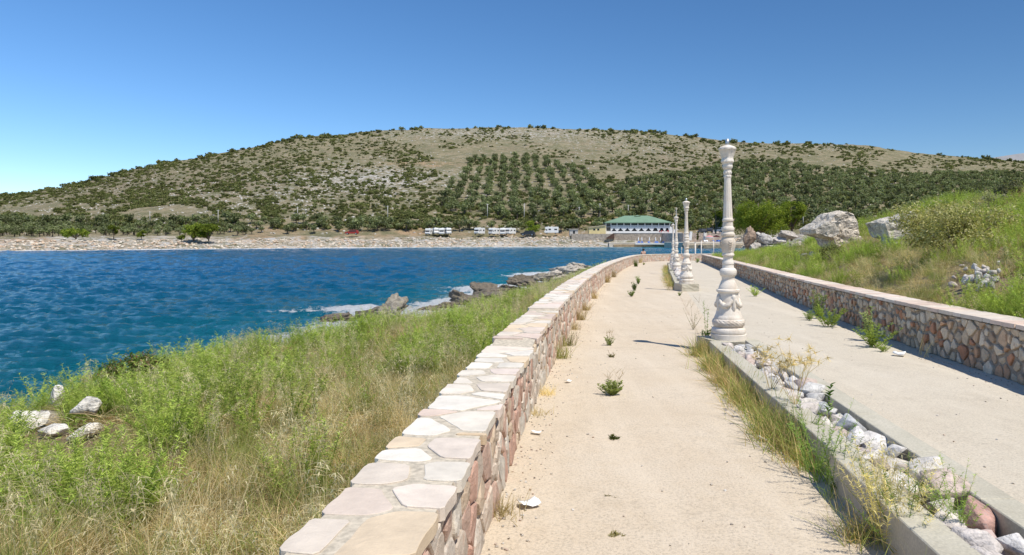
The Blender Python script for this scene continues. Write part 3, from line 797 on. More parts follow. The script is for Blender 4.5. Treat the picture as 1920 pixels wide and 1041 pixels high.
planter("farthest concrete planter between the two smallest lamp columns", 38.9, 52.4, 2.0, .22)

# broken stones heaped in the near planter
RCOL = [(0.72, 0.68, 0.63), (0.69, 0.62, 0.56), (0.69, 0.60, 0.53), (0.62, 0.60, 0.56), (0.73, 0.68, 0.61), (0.66, 0.53, 0.45), (0.73, 0.69, 0.64)]
placed = []
def drop_rock(y, o_, size, col, seed, label, z=None, name="planter_stone"):
    sz = np.array(size)
    me = chunk_mesh(seed, sz, M['rubble'], col)
    x = float(PCX(y)) + o_
    zz = float(pathz(y)) + .07 + sz[2] * .36 if z is None else z
    o = obj(name, me, None, (x, y, zz)); o.rotation_euler = (rng.uniform(-.35, .35), rng.uniform(-.35, .35), rng.uniform(0, 6.28))
    link_props(o, label, "stone", "broken stones in the near planter"); placed.append((x, y, zz, max(sz))); return o
SPECIAL = [(3.72, .13, (.20, .17, .20), (0.55, 0.33, 0.27), "reddish-faced upright stone leaning on the planter kerb"),
           (3.42, -.02, (.21, .17, .15), (0.60, 0.46, 0.41), "pink cube-like stone below the upright reddish one"),
           (3.98, -.05, (.30, .20, .17), (0.58, 0.53, 0.47), "largest mottled grey-and-cream stone in the planter"),
           (4.55, .09, (.19, .15, .15), (0.62, 0.52, 0.42), "tan blocky stone against the kerb joint"),
           (4.92, -.02, (.30, .17, .13), (0.64, 0.54, 0.49), "long flat-topped pink slab stone in the planter"),
           (5.55, .05, (.30, .22, .20), (0.52, 0.52, 0.51), "grey-veined white stone at the middle of the planter"),
           (6.15, .02, (.26, .18, .18), (0.46, 0.47, 0.47), "dark grey rounded stone in the planter"),
           (6.75, .12, (.24, .20, .22), (0.64, 0.62, 0.58), "tall white stone standing above the others in the planter")]
for k, (y, o_, sz, col, lab) in enumerate(SPECIAL):
    drop_rock(y, o_, sz, col, 500 + k, lab, float(pathz(y)) + .07 + sz[2] * .55)
GEN = "pale pinkish broken limestone chunk heaped in the near planter"
k = 0
for layer in range(2):
    tries = 0; n0 = k
    while k - n0 < (110, 40)[layer] and tries < 5000:
        tries += 1
        y = 2.6 + 7.4 * rng.random(); o_ = rng.uniform(-.13, .16); s = rng.uniform(.13, .25) * (1.0 if y < 6.5 else .88)
        x = float(PCX(y)) + o_; z = float(pathz(y)) + .07 + s * .36 + layer * .075
        if any((x - a) ** 2 + (y - b) ** 2 + (z - c) ** 2 < ((s + d) * .36) ** 2 for a, b, c, d in placed): continue
        ci = rng.choice(7, p=[.22, .17, .08, .14, .18, .05, .16]); cn = ("white", "cream", "pinkish", "grey", "off-white", "reddish", "chalk-white")[ci]
        place = ["at the lowest end of the planter", "by the curly green weeds", "beside the kerb step", "below the leafy shoot", "around the thistle stems", "behind the dry thistles", "next to the lamp block"][int(min(6, (y - 2.6) / 1.06))]
        sn = "small" if s < .17 else ("middling" if s < .21 else "large"); sd_ = "near-kerb" if o_ < -.04 else ("mid-trough" if o_ < .07 else "far-kerb")
        drop_rock(y, o_, (s * rng.uniform(.9, 1.25), s * rng.uniform(.8, 1.05), s * rng.uniform(.65, .9)), np.array(RCOL[ci]) * rng.uniform(.9, 1.05), 600 + k, f"{sn} {cn} {sd_} stone {('low in', 'on top of')[layer]} the heap {place}", z)
        k += 1
farr = [chunk_mesh(900 + q, (.24, .2, .18), M['rubble'], RCOL[q % 7]) for q in range(7)]
for q in range(90):                                     # the far planters' stones
    y = rng.uniform(25.4, 38) if q < 60 else rng.uniform(39.2, 52); s = rng.uniform(.8, 1.7)
    o = obj("planter_stone", farr[q % 7], None, (float(PCX(y)) + rng.uniform(-.16, .18), y, float(pathz(y)) + .16 + rng.uniform(0, .14))); o.scale = (s, s, s); o.rotation_euler = rng.uniform(0, 6, 3)
    link_props(o, "small pale stone among those filling the distant planters", "stone", "stones in the distant planters")
# ================================================================== lamp columns
PXM = 3.29e-3
def lathe(prof, n=40, mod=None):
    V = []; Fc = []
    for j, (z, r) in enumerate(prof):
        for k in range(n):
            th = 2 * math.pi * k / n; rr = r * (mod(th, z) if mod else 1.0)
            V.append((rr * math.cos(th), rr * math.sin(th), z))
    for j in range(len(prof) - 1):
        Fc += [(j * n + k, j * n + (k + 1) % n, (j + 1) * n + (k + 1) % n, (j + 1) * n + k) for k in range(n)]
    Fc += [tuple(range(n - 1, -1, -1)), tuple((len(prof) - 1) * n + k for k in range(n))]
    return V, Fc
def seg(pts):                                           # crop rows/radii -> metres, bottom to top, rounded between
    P = [((984 - y) * PXM, r * PXM) for y, r in pts][::-1]
    z = np.array([p[0] for p in P]); r = np.array([p[1] for p in P])
    out = []
    for k in range(len(P) - 1):
        for t in (0, .33, .66): out.append((z[k] + t * (z[k + 1] - z[k]), r[k] + (r[k + 1] - r[k]) * (t * t * (3 - 2 * t) * .5 + t * .5)))
    out.append(P[-1]); return out
def make_lamp(label, loc, group):
    root = thing("lamp_post", label, "lamp post", loc, R(12), group); root.rotation_euler = (rng.normal(0, .006), rng.normal(0, .007), rng.uniform(0, 6.28) if loc[1] > 12 else R(12))
    def part(name, V, Fc, mat=None, smooth=True, parent=None):
        me = to_mesh(name, V, Fc, mat or M['lamp'], None, smooth)
        if smooth: me.set_sharp_from_angle(angle=R(42))
        return obj(name, me, parent or root)
    part("base", *lathe(seg([(926, 63), (930, 70), (936, 76), (946, 78), (954, 77), (957, 73), (960, 80), (976, 80), (984, 80)])))
    part("rope_band", *lathe(seg([(890, 65), (895, 70), (905, 73), (918, 71), (926, 63)]), 72, lambda th, z: 1 + .028 * math.sin(22 * th + z * 160)))
    dr = part("drum", *lathe(seg([(752, 44), (756, 53), (764, 53), (769, 46), (778, 45), (800, 46), (840, 50), (868, 57), (884, 64), (890, 65)])))
    for q in range(4):                                  # garlands hung round the drum
        mb = MB(); a0 = q * math.pi / 2; pts = []; rad = []
        for t in np.linspace(0, 1, 15):
            th = a0 + t * math.pi / 2; sag = 1 - (2 * t - 1) ** 2
            y = 782 + 46 * sag; r = (47 + 5 * max(0, (y - 800) / 60)) * PXM
            pts.append((math.cos(th) * r, math.sin(th) * r, (984 - y) * PXM)); rad.append((.016 + .026 * sag) * (1 + .22 * (-1) ** int(t * 14.1)))
        mb.tube(pts, rad, 8)
        obj("garland", mb.mesh("garland", M['lamp'], True), root)
        mb = MB(); c_, s_ = math.cos(a0), math.sin(a0); r = 49 * PXM
        mb.tube([(c_ * r, s_ * r, (984 - y) * PXM) for y in (776, 790, 806, 826, 846, 858)], [.02, .035, .024, .034, .026, .006], 8)
        obj("tassel", mb.mesh("tassel", M['lamp'], True), root)
    part("knop", *lathe(seg([(600, 23), (614, 21), (628, 26), (636, 27), (640, 25), (654, 27), (659, 34), (667, 38), (677, 38.5), (688, 36), (694, 30), (708, 28), (722, 34), (736, 40), (745, 43), (752, 44)])))
    vs = part("vase", *lathe(seg([(512, 25), (517, 28), (526, 33), (540, 35), (556, 32.5), (575, 27), (586, 24.5), (592, 28), (597, 28), (600, 23)]), 48, lambda th, z: 1 + .02 * math.cos(16 * th) * (1 if z < 1.31 else 0)))
    for q in range(4):                                  # palm leaf in relief
        th = -math.pi / 2 - .15 + q * math.pi / 2; mb = MB()
        for k in range(5):
            y = 580 - k * 10; r = np.interp(y, [526, 540, 556, 575, 586], [33, 35, 32.5, 27, 24.5]) * PXM
            for sgn in (-1, 1):
                p0 = (math.cos(th) * r, math.sin(th) * r, (984 - y) * PXM); t2 = th + sgn * .28
                r2 = np.interp(y - 9, [526, 540, 556, 575, 586], [33, 35, 32.5, 27, 24.5]) * PXM
                mb.tube([p0, (math.cos((th + t2) / 2) * (r + .004), math.sin((th + t2) / 2) * (r + .004), (984 - y + 4) * PXM), (math.cos(t2) * r2, math.sin(t2) * r2, (984 - y + 11) * PXM)], [.006, .008, .003], 5)
        obj("leaf_relief", mb.mesh("leaf_relief", M['lamp'], True), vs)
    part("collar", *lathe(seg([(425, 22), (428, 25), (437, 25.5), (441, 22), (452, 23), (462, 23.5), (466, 27), (472, 29), (480, 28.5), (484, 25), (490, 26), (496, 31.5), (505, 31.5), (509, 27), (512, 25)])))
    part("shaft", *lathe(seg([(238, 15.5), (246, 15), (300, 17), (360, 19), (415, 21.4), (425, 22)]), 96, lambda th, z: 1 - .13 * max(0, math.cos(12 * th)) ** .6 * (1 if 1.86 < z < 2.42 else 0)))
    part("capital", *lathe(seg([(84, 12), (88, 22), (93, 33), (98, 40), (104, 40), (110, 36), (124, 30.5), (146, 25), (156, 28), (162, 29), (170, 23), (176, 22), (184, 23.5), (193, 21), (199, 16), (204, 17), (212, 19), (220, 17), (223, 14.5), (227, 18), (233, 17.5), (238, 15.5)]), 64,
         lambda th, z: 1 + (.09 * abs(math.sin(4 * th)) - .045 if 2.70 < z < 2.90 else (.05 * math.sin(10 * th + z * 60) if 2.48 < z < 2.59 else 0))))
    mb = MB().cyl((0, 0, 2.94), (0, 0, 3.055), .029, n=16)
    obj("pipe_stub", mb.mesh("pipe_stub", M['steel'], True), root)
    return root
def plinth(y, h, w, label, x=None):
    x = float(PCX(y)) if x is None else x
    me = rock_mesh(int(y * 10), (w, w, h + .12), 3, 0, .0, M['kerb'])
    bm = bmesh.new(); bmesh.ops.create_cube(bm, size=1.0); bmesh.ops.scale(bm, vec=(w, w, h + .1), verts=bm.verts)
    bmesh.ops.subdivide_edges(bm, edges=bm.edges, cuts=5, use_grid_fill=True)
    for v in bm.verts:
        n = mnoise.fractal(v.co * 9 + Vector((y, 0, 0)), .9, 2, 4); v.co += v.co.normalized() * n * .022
    bm.to_mesh(me); bm.free()
    a = me.attributes.get("tint"); 
    o = obj("lamp_plinth", me, None, (x, y, float(pathz(y)) + h / 2 - .05), R(11)); link_props(o, label, "plinth"); return o
LG = "ornate white lamp columns along the path"
plinth(10.6, .215, .70, "low square concrete block under the tall ornate lamp column")
make_lamp("tall ornate white lamp column with garlands, standing nearest at the planter end", (3.31, 10.6, float(pathz(10.6)) + .212), LG)
plinth(24.8, .26, .66, "rough square stone block under the second lamp column")
for D_, lab in ((24.8, "second ornate white lamp column, on a rough square stone block"), (38.5, "third ornate white lamp column, partly behind the second"), (52.8, "fourth ornate white lamp column, slim and far down the path")):
    make_lamp(lab, (float(PCX(D_)), D_, float(pathz(D_)) + .255), LG)
plinth(38.5, .26, .66, "square stone block under the third lamp column")
plinth(52.8, .26, .66, "square stone block under the fourth lamp column")
make_lamp("smallest ornate white lamp column, beyond the end of the planters", (23.7, 97, float(near_h(np.array([23.7]), np.array([91.]))[0]) - .3), LG)

# ================================================================== plants
def ribbons(p0, d, L, w, bend, seg_=3, taper=.8, r=rng):
    p0 = np.asarray(p0, float); n = len(p0); d = d / np.linalg.norm(d, axis=1)[:, None]
    L = np.broadcast_to(L, n); w = np.broadcast_to(w, n); bend = np.broadcast_to(bend, n)
    hor = d.copy(); hor[:, 2] = 0; hor += r.normal(size=(n, 3)) * .02
    side = np.cross(d, r.normal(size=(n, 3))); side /= np.linalg.norm(side, axis=1)[:, None] + 1e-9
    V = np.zeros((n, seg_ + 1, 2, 3))
    for k in range(seg_ + 1):
        t = k / seg_
        c = p0 + d * (L * t)[:, None] + np.stack([hor[:, 0] * bend * L * t * t, hor[:, 1] * bend * L * t * t, -bend * L * t * t * .55], 1)
        hw = (w * (1 - t) ** taper + .0004)[:, None] * side * .5
        V[:, k, 0] = c - hw; V[:, k, 1] = c + hw
    b = np.arange(n)[:, None] * (seg_ + 1) * 2 + np.arange(seg_)[None] * 2
    Fc = np.stack([b, b + 1, b + 3, b + 2], -1).reshape(-1, 4)
    return V.reshape(-1, 3), Fc, (seg_ + 1) * 2
class Plant:
    def __init__(s): s.V = []; s.F = []; s.T = []; s.n = 0
    def add(s, V, Fc, T):
        s.V.append(V); s.F.append(Fc + s.n); s.n += len(V); s.T.append(T)
    def rib(s, p0, d, L, w, bend, col, var=.2, seg_=3, taper=.8, r=rng):
        V, Fc, per = ribbons(p0, d, L, w, bend, seg_, taper, r)
        c = np.asarray(col, float); n = len(p0)
        if c.ndim == 1: c = np.tile(c, (n, 1))
        c = c * (1 + var * (r.random((n, 1)) * 2 - 1))
        s.add(V, Fc, np.repeat(c, per, 0))
    def mesh(s, name, mat=None):
        return to_mesh(name, np.concatenate(s.V), np.concatenate(s.F), mat or M['leaf'], np.concatenate(s.T))
def rdir(n, up, r=rng):
    a = r.uniform(0, 2 * math.pi, n); return np.stack([np.cos(a), np.sin(a), up * np.ones(n)], 1)
GREEN = (0.320, 0.385, 0.090); DKGREEN = (0.075, 0.125, 0.03); STRAW = (0.58, 0.46, 0.25); PALES = (0.64, 0.54, 0.34); BROWN = (0.28, 0.18, 0.09)
def fennel(seed, h=.7, stems=8, leaves=46, col=GREEN, lw=.0045, ll=.055, spread=.5, mat=None, name="green_plant"):
    r = np.random.default_rng(seed); P = Plant()
    d = rdir(stems, 1.0, r); d[:, :2] *= r.uniform(.1, spread, (stems, 1)); L = r.uniform(.65, 1.1, stems) * h
    base = np.stack([r.normal(0, .03, stems), r.normal(0, .03, stems), np.full(stems, -.02)], 1)
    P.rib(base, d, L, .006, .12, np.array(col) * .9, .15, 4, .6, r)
    dn = d / np.linalg.norm(d, axis=1)[:, None]
    t = r.uniform(.12, 1.0, (stems, leaves)) ** .8
    hor = dn.copy(); hor[:, 2] = 0
    p = base[:, None] + dn[:, None] * (L[:, None] * t)[..., None] + hor[:, None] * (.12 * L[:, None] * t * t)[..., None] - np.array([0, 0, 1]) * (.066 * L[:, None] * t * t)[..., None]
    n = stems * leaves; p = p.reshape(-1, 3)
    tt = t.reshape(-1)
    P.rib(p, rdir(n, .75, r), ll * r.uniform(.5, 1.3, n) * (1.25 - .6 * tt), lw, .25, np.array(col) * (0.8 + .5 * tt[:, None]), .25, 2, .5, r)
    return P.mesh(name, mat)
def tuft(seed, n=60, h=.4, col=STRAW, w=.0035, spread=.9, bend=.5, col2=None, mat=None, name="grass_tuft", foot=.06):
    r = np.random.default_rng(seed); P = Plant()
    d = rdir(n, 1.0, r); d[:, :2] *= r.uniform(.05, spread, (n, 1))
    c = np.tile(np.array(col, float), (n, 1))
    if col2 is not None: c[r.random(n) < .45] = col2
    P.rib(np.stack([r.normal(0, foot, n), r.normal(0, foot, n), np.full(n, -.02)], 1), d, r.uniform(.45, 1.1, n) * h, w, r.uniform(.1, bend, n), c, .25, 4, .8, r)
    return P.mesh(name, mat)
def oats(seed, n=7, h=.85, mat=None):
    r = np.random.default_rng(seed); P = Plant()
    d = rdir(n, 1.0, r); d[:, :2] *= r.uniform(.03, .45, (n, 1)); L = r.uniform(.7, 1.1, n) * h
    base = np.stack([r.normal(0, .07, n), r.normal(0, .07, n), np.full(n, -.02)], 1); bend = r.uniform(.08, .3, n)
    P.rib(base, d, L, .0032, bend, PALES, .12, 5, .35, r)
    dn = d / np.linalg.norm(d, axis=1)[:, None]; hor = dn * np.array([1, 1, 0]); m = 12
    t = r.uniform(.68, 1.0, (n, m)); bl = (bend * L)[:, None] * t * t
    p = base[:, None] + dn[:, None] * (L[:, None] * t)[..., None] + hor[:, None] * bl[..., None] - np.array([0, 0, .55]) * bl[..., None]
    p = p.reshape(-1, 3); q = n * m
    P.rib(p, rdir(q, .1, r), .035, .0016, .9, PALES, .1, 2, .2, r)
    e = p + rdir(q, -.5, r) * .025
    P.rib(e, rdir(q, -1.0, r) * np.array([.6, .6, 1]), r.uniform(.018, .03, q), .0065, .1, (0.62, 0.54, 0.35), .15, 2, .55, r)
    return P.mesh("oat_stalks", mat)
def mat_tuft(seed, n=90, col=STRAW, mat=None):
    r = np.random.default_rng(seed); P = Plant()
    P.rib(np.stack([r.normal(0, .16, n), r.normal(0, .16, n), r.uniform(-.01, .06, n)], 1), rdir(n, .35, r), r.uniform(.1, .3, n), .0035, .4, np.array([col, BROWN, PALES])[r.choice(3, n, p=[.55, .25, .2])], .25, 3, .7, r)
    return P.mesh("straw_mat", mat)

TPL = 0
def scatter(name, pts, rotz, tilt, scl, idx, templates, kind="stuff", label=None, cat=None):
    """one stuff object: instances of the template meshes on points"""
    global TPL
    TPL += 1
    col = bpy.data.collections.new(f"{name}_kinds")
    for k, me in enumerate(templates):
        o = bpy.data.objects.new(f"{name}_kind_{TPL:02d}_{k:02d}", me); col.objects.link(o)
    n = len(pts); me = bpy.data.meshes.new(name); me.vertices.add(n); me.vertices.foreach_set("co", np.asarray(pts, np.float32).ravel())
    rot = np.stack([tilt[:, 0], tilt[:, 1], rotz], 1).astype(np.float32)
    a = me.attributes.new("rot", 'FLOAT_VECTOR', 'POINT'); a.data.foreach_set("vector", rot.ravel())
    a = me.attributes.new("scl", 'FLOAT', 'POINT'); a.data.foreach_set("value", np.asarray(scl, np.float32))
    a = me.attributes.new("pick", 'INT', 'POINT'); a.data.foreach_set("value", np.asarray(idx, np.int32))
    me.update()
    o = obj(name, me)
    ng = bpy.data.node_groups.new(name + "_nodes", 'GeometryNodeTree')
    ng.interface.new_socket("Geometry", in_out='INPUT', socket_type='NodeSocketGeometry'); ng.interface.new_socket("Geometry", in_out='OUTPUT', socket_type='NodeSocketGeometry')
    N_ = ng.nodes; Lk = ng.links.new
    gi = N_.new('NodeGroupInput'); go = N_.new('NodeGroupOutput'); ip = N_.new('GeometryNodeInstanceOnPoints'); ci = N_.new('GeometryNodeCollectionInfo')
    ci.inputs['Collection'].default_value = col; ci.inputs['Separate Children'].default_value = True; ci.inputs['Reset Children'].default_value = True
    def attr(nm, t):
        q = N_.new('GeometryNodeInputNamedAttribute'); q.data_type = t; q.inputs['Name'].default_value = nm; return q.outputs['Attribute']
    ip.inputs['Pick Instance'].default_value = True
    Lk(gi.outputs[0], ip.inputs['Points']); Lk(ci.outputs[0], ip.inputs['Instance']); Lk(attr("pick", 'INT'), ip.inputs['Instance Index'])
    Lk(attr("rot", 'FLOAT_VECTOR'), ip.inputs['Rotation']); Lk(attr("scl", 'FLOAT'), ip.inputs['Scale']); Lk(ip.outputs[0], go.inputs[0])
    md = o.modifiers.new("scatter", 'NODES'); md.node_group = ng
    link_props(o, label, cat, None, kind); return o
def rand_place(n, zfun, x, y, sc, nt, pick=None, tl=.12):
    return np.stack([x, y, zfun(x, y)], 1), rng.uniform(0, 6.28, n), rng.normal(0, tl, (n, 2)), sc, (rng.integers(0, nt, n) if pick is None else pick)

# ------------------------------------------------------------------ sea-side bank
def bank_pts(n, near_bias=1.0):
    y = 1.5 + 62 * rng.random(n) ** (1.0 + near_bias); d = rng.random(n)
    x = LWX(y) - .46 - d * ds_shore(y) * np.interp(y, [0, 13, 24, 70], [.80, .78, .56, .5])
    return x, y, d
greenness = lambda x, y: .55 * fbm(x * .5, y * .4, 201, 3) + .45 * fbm(x * 1.5, y * 1.1, 211, 2)
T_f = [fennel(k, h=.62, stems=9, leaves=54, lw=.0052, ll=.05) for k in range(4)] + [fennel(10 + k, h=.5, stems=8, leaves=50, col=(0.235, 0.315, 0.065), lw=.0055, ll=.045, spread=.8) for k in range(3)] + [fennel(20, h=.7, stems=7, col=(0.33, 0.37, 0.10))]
T_d = [tuft(30 + k, 70, .42, STRAW, .0036, .9, .6, PALES) for k in range(3)] + [tuft(36, 60, .36, (0.42, 0.34, 0.17), .0036, 1.0, .7, BROWN)] + [mat_tuft(40 + k) for k in range(3)]
T_g = [tuft(50 + k, 60, .45, (0.23, 0.29, 0.08), .0042, .8, .6, (0.36, 0.35, 0.14)) for k in range(3)]
T_o = [oats(60 + k) for k in range(4)]
BANK_ROCKS = [(62, 797, 7.6, (.42, .36, .3), "white rock half hidden in grass, leftmost on the sea bank"), (160, 792, 7.7, (.36, .32, .22), "white rounded rock on top of another in the sea bank grass"), (163, 815, 7.5, (.34, .3, .2), "creviced white rock under the rounded one in the grass"), (108, 760, 8.6, (.2, .16, .34), "thin upright pale stone in the sea bank grass"), (105, 810, 7.6, (.35, .3, .16), "flat pale stone between the white rocks in the grass")]
BANK_HIT = [ground_hit(a, b + 12, 3) for a, b, *_ in BANK_ROCKS]
CLEAR = [((a - CX) / F * D, D) for (a, *_), D in zip(BANK_ROCKS, BANK_HIT)]
def open_ground(x, y):                                  # the plants leave the rocks, the stone heap and the boulders free
    k = np.ones(len(x), bool)
    for cx, cy in CLEAR:
        L = math.hypot(cx, cy); ux, uy = cx / L, cy / L; a = (x - cx) * ux + (y - cy) * uy; b = (x - cx) * uy - (y - cy) * ux
        k &= ~((np.abs(b) < .32) & (a > -1.7) & (a < .3))
    Dh = ground_hit(1838, 548); hx = (1838 - CX) / F * Dh
    k &= ~((np.hypot((x - hx) / .5, (y - Dh) / .6) < 1))
    for p_, r_, w_ in ((1550, 474, 1.1), (1500, 470, .9), (1450, 468, 1.1), (1670, 460, .6)):
        Dh = ground_hit(p_, r_); k &= ~((np.hypot(x - (p_ - CX) / F * Dh, (y - Dh) * .5) < w_))
    return k
def veg(name, x, y, sc, tpl, zf, label, cat):
    ko = open_ground(x, y); x, y, sc = x[ko], y[ko], sc[ko]
    return scatter(name, *rand_place(len(x), zf, x, y, sc, len(tpl)), tpl, "stuff", label, cat)
x, y, d = bank_pts(4200); g_ = greenness(x, y) + .10 * sstep(.15, .5, d) - .12 * sstep(.22, .05, d) * (y < 9); k = (g_ > .49)
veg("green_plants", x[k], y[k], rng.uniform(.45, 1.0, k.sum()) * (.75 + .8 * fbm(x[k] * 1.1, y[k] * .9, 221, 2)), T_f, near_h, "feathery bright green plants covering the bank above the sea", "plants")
def clumps(x, y, per, rad):                             # bushy clumps, tallest in the middle
    X_, Y_, S_ = [], [], []
    for a, b in zip(x, y):
        n_ = rng.integers(*per); r_ = rng.uniform(*rad); q = np.sqrt(rng.random(n_)); t_ = rng.uniform(0, 6.28, n_); h_ = rng.uniform(.75, 1.3)
        X_.append(a + q * r_ * np.cos(t_)); Y_.append(b + q * r_ * np.sin(t_)); S_.append(h_ * (1.05 - .55 * q ** 2) * rng.uniform(.8, 1.1, n_))
    return np.concatenate(X_), np.concatenate(Y_), np.concatenate(S_)
x, y, d = bank_pts(330, .9); k = (greenness(x, y) > .46) & (d < .86) & ~((d < .2) & (y < 8)); x, y, s_ = clumps(x[k], y[k], (10, 26), (.2, .5))
k = x < LWX(y) - .5; x, y, s_ = x[k], y[k], s_[k]
veg("green_clumps", x, y, s_ * np.interp(y, [0, 14, 26], [1, 1, .7]), T_f, near_h, "bushy light green clumps standing out of the sea bank grass", "plants")
x, y, d = bank_pts(14000); g_ = greenness(x, y); k = (rng.random(len(x)) < np.where(g_ > .52, .5, .95))
veg("dry_grass", x[k], y[k], rng.uniform(.55, 1.2, k.sum()), T_d, near_h, "straw-coloured dry grass between the green plants on the sea bank", "grass")
x, y, d = bank_pts(4200); k = d < .9
veg("green_grass", x[k], y[k], rng.uniform(.6, 1.15, k.sum()), T_g, near_h, "loose green grass blades mixed through the sea bank", "grass")
x, y, d = bank_pts(1500, .8); k = d < .8
veg("wild_oats", x[k], y[k], rng.uniform(.6, 1.0, k.sum()), T_o, near_h, "pale drooping wild oats waving above the sea bank", "grass")

# ------------------------------------------------------------------ landward bank
def bank2(n, lo, hi, dmax, bias=.6):
    y = lo + (hi - lo) * rng.random(n) ** (1 + bias); dr = .45 + dmax * rng.random(n)
    return RWX(y) + dr, y, dr
x, y, d = bank2(8500, 5, 66, 13); g_ = fbm(x * .3, y * .3, 301, 3) + .10 * blob(x, y, 12, 14, 5, 5) - .1 * sstep(1.5, .4, d); k = g_ > .455
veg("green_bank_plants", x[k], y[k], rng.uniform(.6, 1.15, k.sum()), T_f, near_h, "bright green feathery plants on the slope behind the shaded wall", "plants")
x, y, d = bank2(230, 5, 50, 12); k = fbm(x * .3, y * .3, 301, 3) > .44; x, y, s_ = clumps(x[k], y[k], (10, 26), (.25, .6)); k = x > RWX(y) + .55
veg("green_bank_clumps", x[k], y[k], s_[k], T_f, near_h, "bushy light green clumps on the slope behind the shaded wall", "plants")
x, y, d = bank2(10500, 5, 66, 14); k = rng.random(len(x)) < np.where(fbm(x * .3, y * .3, 301, 3) > .54, .35, .95)
veg("dry_bank_grass", x[k], y[k], rng.uniform(.6, 1.15, k.sum()), T_d, near_h, "dry tan grass on the slope behind the shaded wall", "grass")
x, y, d = bank2(4200, 5, 70, 14)
veg("green_bank_grass", x, y, rng.uniform(.6, 1.2, len(x)), T_g, near_h, "thin green grass on the slope behind the shaded wall", "grass")
x, y, d = bank2(900, 5, 40, 12)
veg("bank_oats", x, y, rng.uniform(.5, .85, len(x)), T_o, near_h, "pale wild oats on the slope behind the shaded wall", "grass")
n = 1500; x = rng.uniform(19, 60, n); y = rng.uniform(66, 140, n); k = inside(x, y, LAND) & (poly_dist(x, y, SHORE) > 3) & (x > 24 + (y - 70) * .05)
veg("point_grass", x[k], y[k], rng.uniform(1.0, 2.2, k.sum()), T_d + T_g, near_h, "sparse grass on the low land past the end of the path", "grass")

# ------------------------------------------------------------------ leafy crowns
def crown(seed, lobes, n, size, cols, mat, shell=.55, aspect=.6, droop=0.0):
    r = np.random.default_rng(seed); lo = np.array([l[:3] for l in lobes], float); rad = np.array([l[3] for l in lobes], float); sq = np.array([l[4] if len(l) > 4 else .8 for l in lobes])
    w = rad ** 2; k = r.choice(len(lobes), n, p=w / w.sum())
    d = r.normal(size=(n, 3)); d /= np.linalg.norm(d, axis=1)[:, None]
    q = (shell + (1 - shell) * r.random(n)) * (1 + .12 * r.normal(size=n))
    c = lo[k] + d * (rad[k] * q)[:, None] * np.stack([np.ones(n), np.ones(n), sq[k]], 1)
    nrm = d * .7 + r.normal(size=(n, 3)) * .6 + np.array([0, 0, .25]); nrm /= np.linalg.norm(nrm, axis=1)[:, None]
    a = np.cross(nrm, r.normal(size=(n, 3))); a /= np.linalg.norm(a, axis=1)[:, None]; b = np.cross(nrm, a)
    s = size * r.uniform(.6, 1.35, n)[:, None]
    V = np.stack([c - a * s, c - b * s * aspect + nrm * s * .15, c + a * s - np.array([0, 0, droop]) * s, c + b * s * aspect + nrm * s * .15], 1).reshape(-1, 3)
    Fc = np.arange(n * 4).reshape(-1, 4)
    cc = np.array(cols, float)[r.integers(0, len(cols), n)] * r.uniform(.75, 1.25, (n, 1))
    return to_mesh("crown", V, Fc, mat, np.repeat(cc, 4, 0))
OLV = [(0.19, 0.215, 0.105), (0.16, 0.185, 0.085), (0.24, 0.255, 0.145), (0.135, 0.16, 0.07)]
SCR = [(0.125, 0.150, 0.055), (0.165, 0.175, 0.07), (0.105, 0.13, 0.05), (0.21, 0.20, 0.09)]
PIN = [(0.165, 0.205, 0.032), (0.13, 0.175, 0.028), (0.21, 0.24, 0.042), (0.10, 0.14, 0.024)]
def olive_meshes(seed, n=210):
    r = np.random.default_rng(seed)
    lobes = [(r.uniform(-1.3, 1.3), r.uniform(-1.3, 1.3), r.uniform(2.1, 3.3), r.uniform(.9, 1.5), .85) for _ in range(7)]
    cr = crown(seed, lobes, n, .36, OLV, M['farleaf'], .35)
    mb = MB(); mb.tube([(0, 0, -.3), (.05, .1, .7), (-.1, 0, 1.4), (.1, 0, 2.2)], [.28, .2, .17, .1], 6)
    for l in lobes[:4]: mb.tube([(0, 0, 1.2), (l[0] * .5, l[1] * .5, 1.8), (l[0], l[1], l[2])], [.13, .09, .03], 5)
    return cr, mb.mesh("trunk", M['bark'])
OLM = [olive_meshes(700 + k) for k in range(6)]
OLJ = []                                                # far olives: crown and trunk in one mesh
for cr, tr in OLM[:4]:
    bm = bmesh.new(); bm.from_mesh(cr); bm.from_mesh(tr)
    me = bpy.data.meshes.new("far_olive"); bm.to_mesh(me); bm.free(); me.materials.append(M['farleaf']); OLJ.append(me)
    nb = len(cr.vertices); a = me.attributes.get("tint")
    if a:
        buf = np.zeros(len(me.vertices) * 4, np.float32); a.data.foreach_get("color", buf); buf = buf.reshape(-1, 4); buf[nb:] = (.12, .095, .07, 1); a.data.foreach_set("color", buf.ravel())
G1 = [(815, 410), (842, 352), (872, 303), (930, 296), (1028, 300), (1115, 330), (1140, 405), (1120, 414)]
G2 = [(1120, 418), (1145, 348), (1240, 335), (1330, 322), (1400, 306), (1470, 306), (1560, 322), (1700, 332), (1920, 322), (2080, 334), (2080, 436), (1300, 432), (1262, 416)]
G3 = [(-260, 420), (300, 420), (700, 417), (830, 424), (800, 434), (640, 437), (430, 442), (-260, 447)]
sites = []
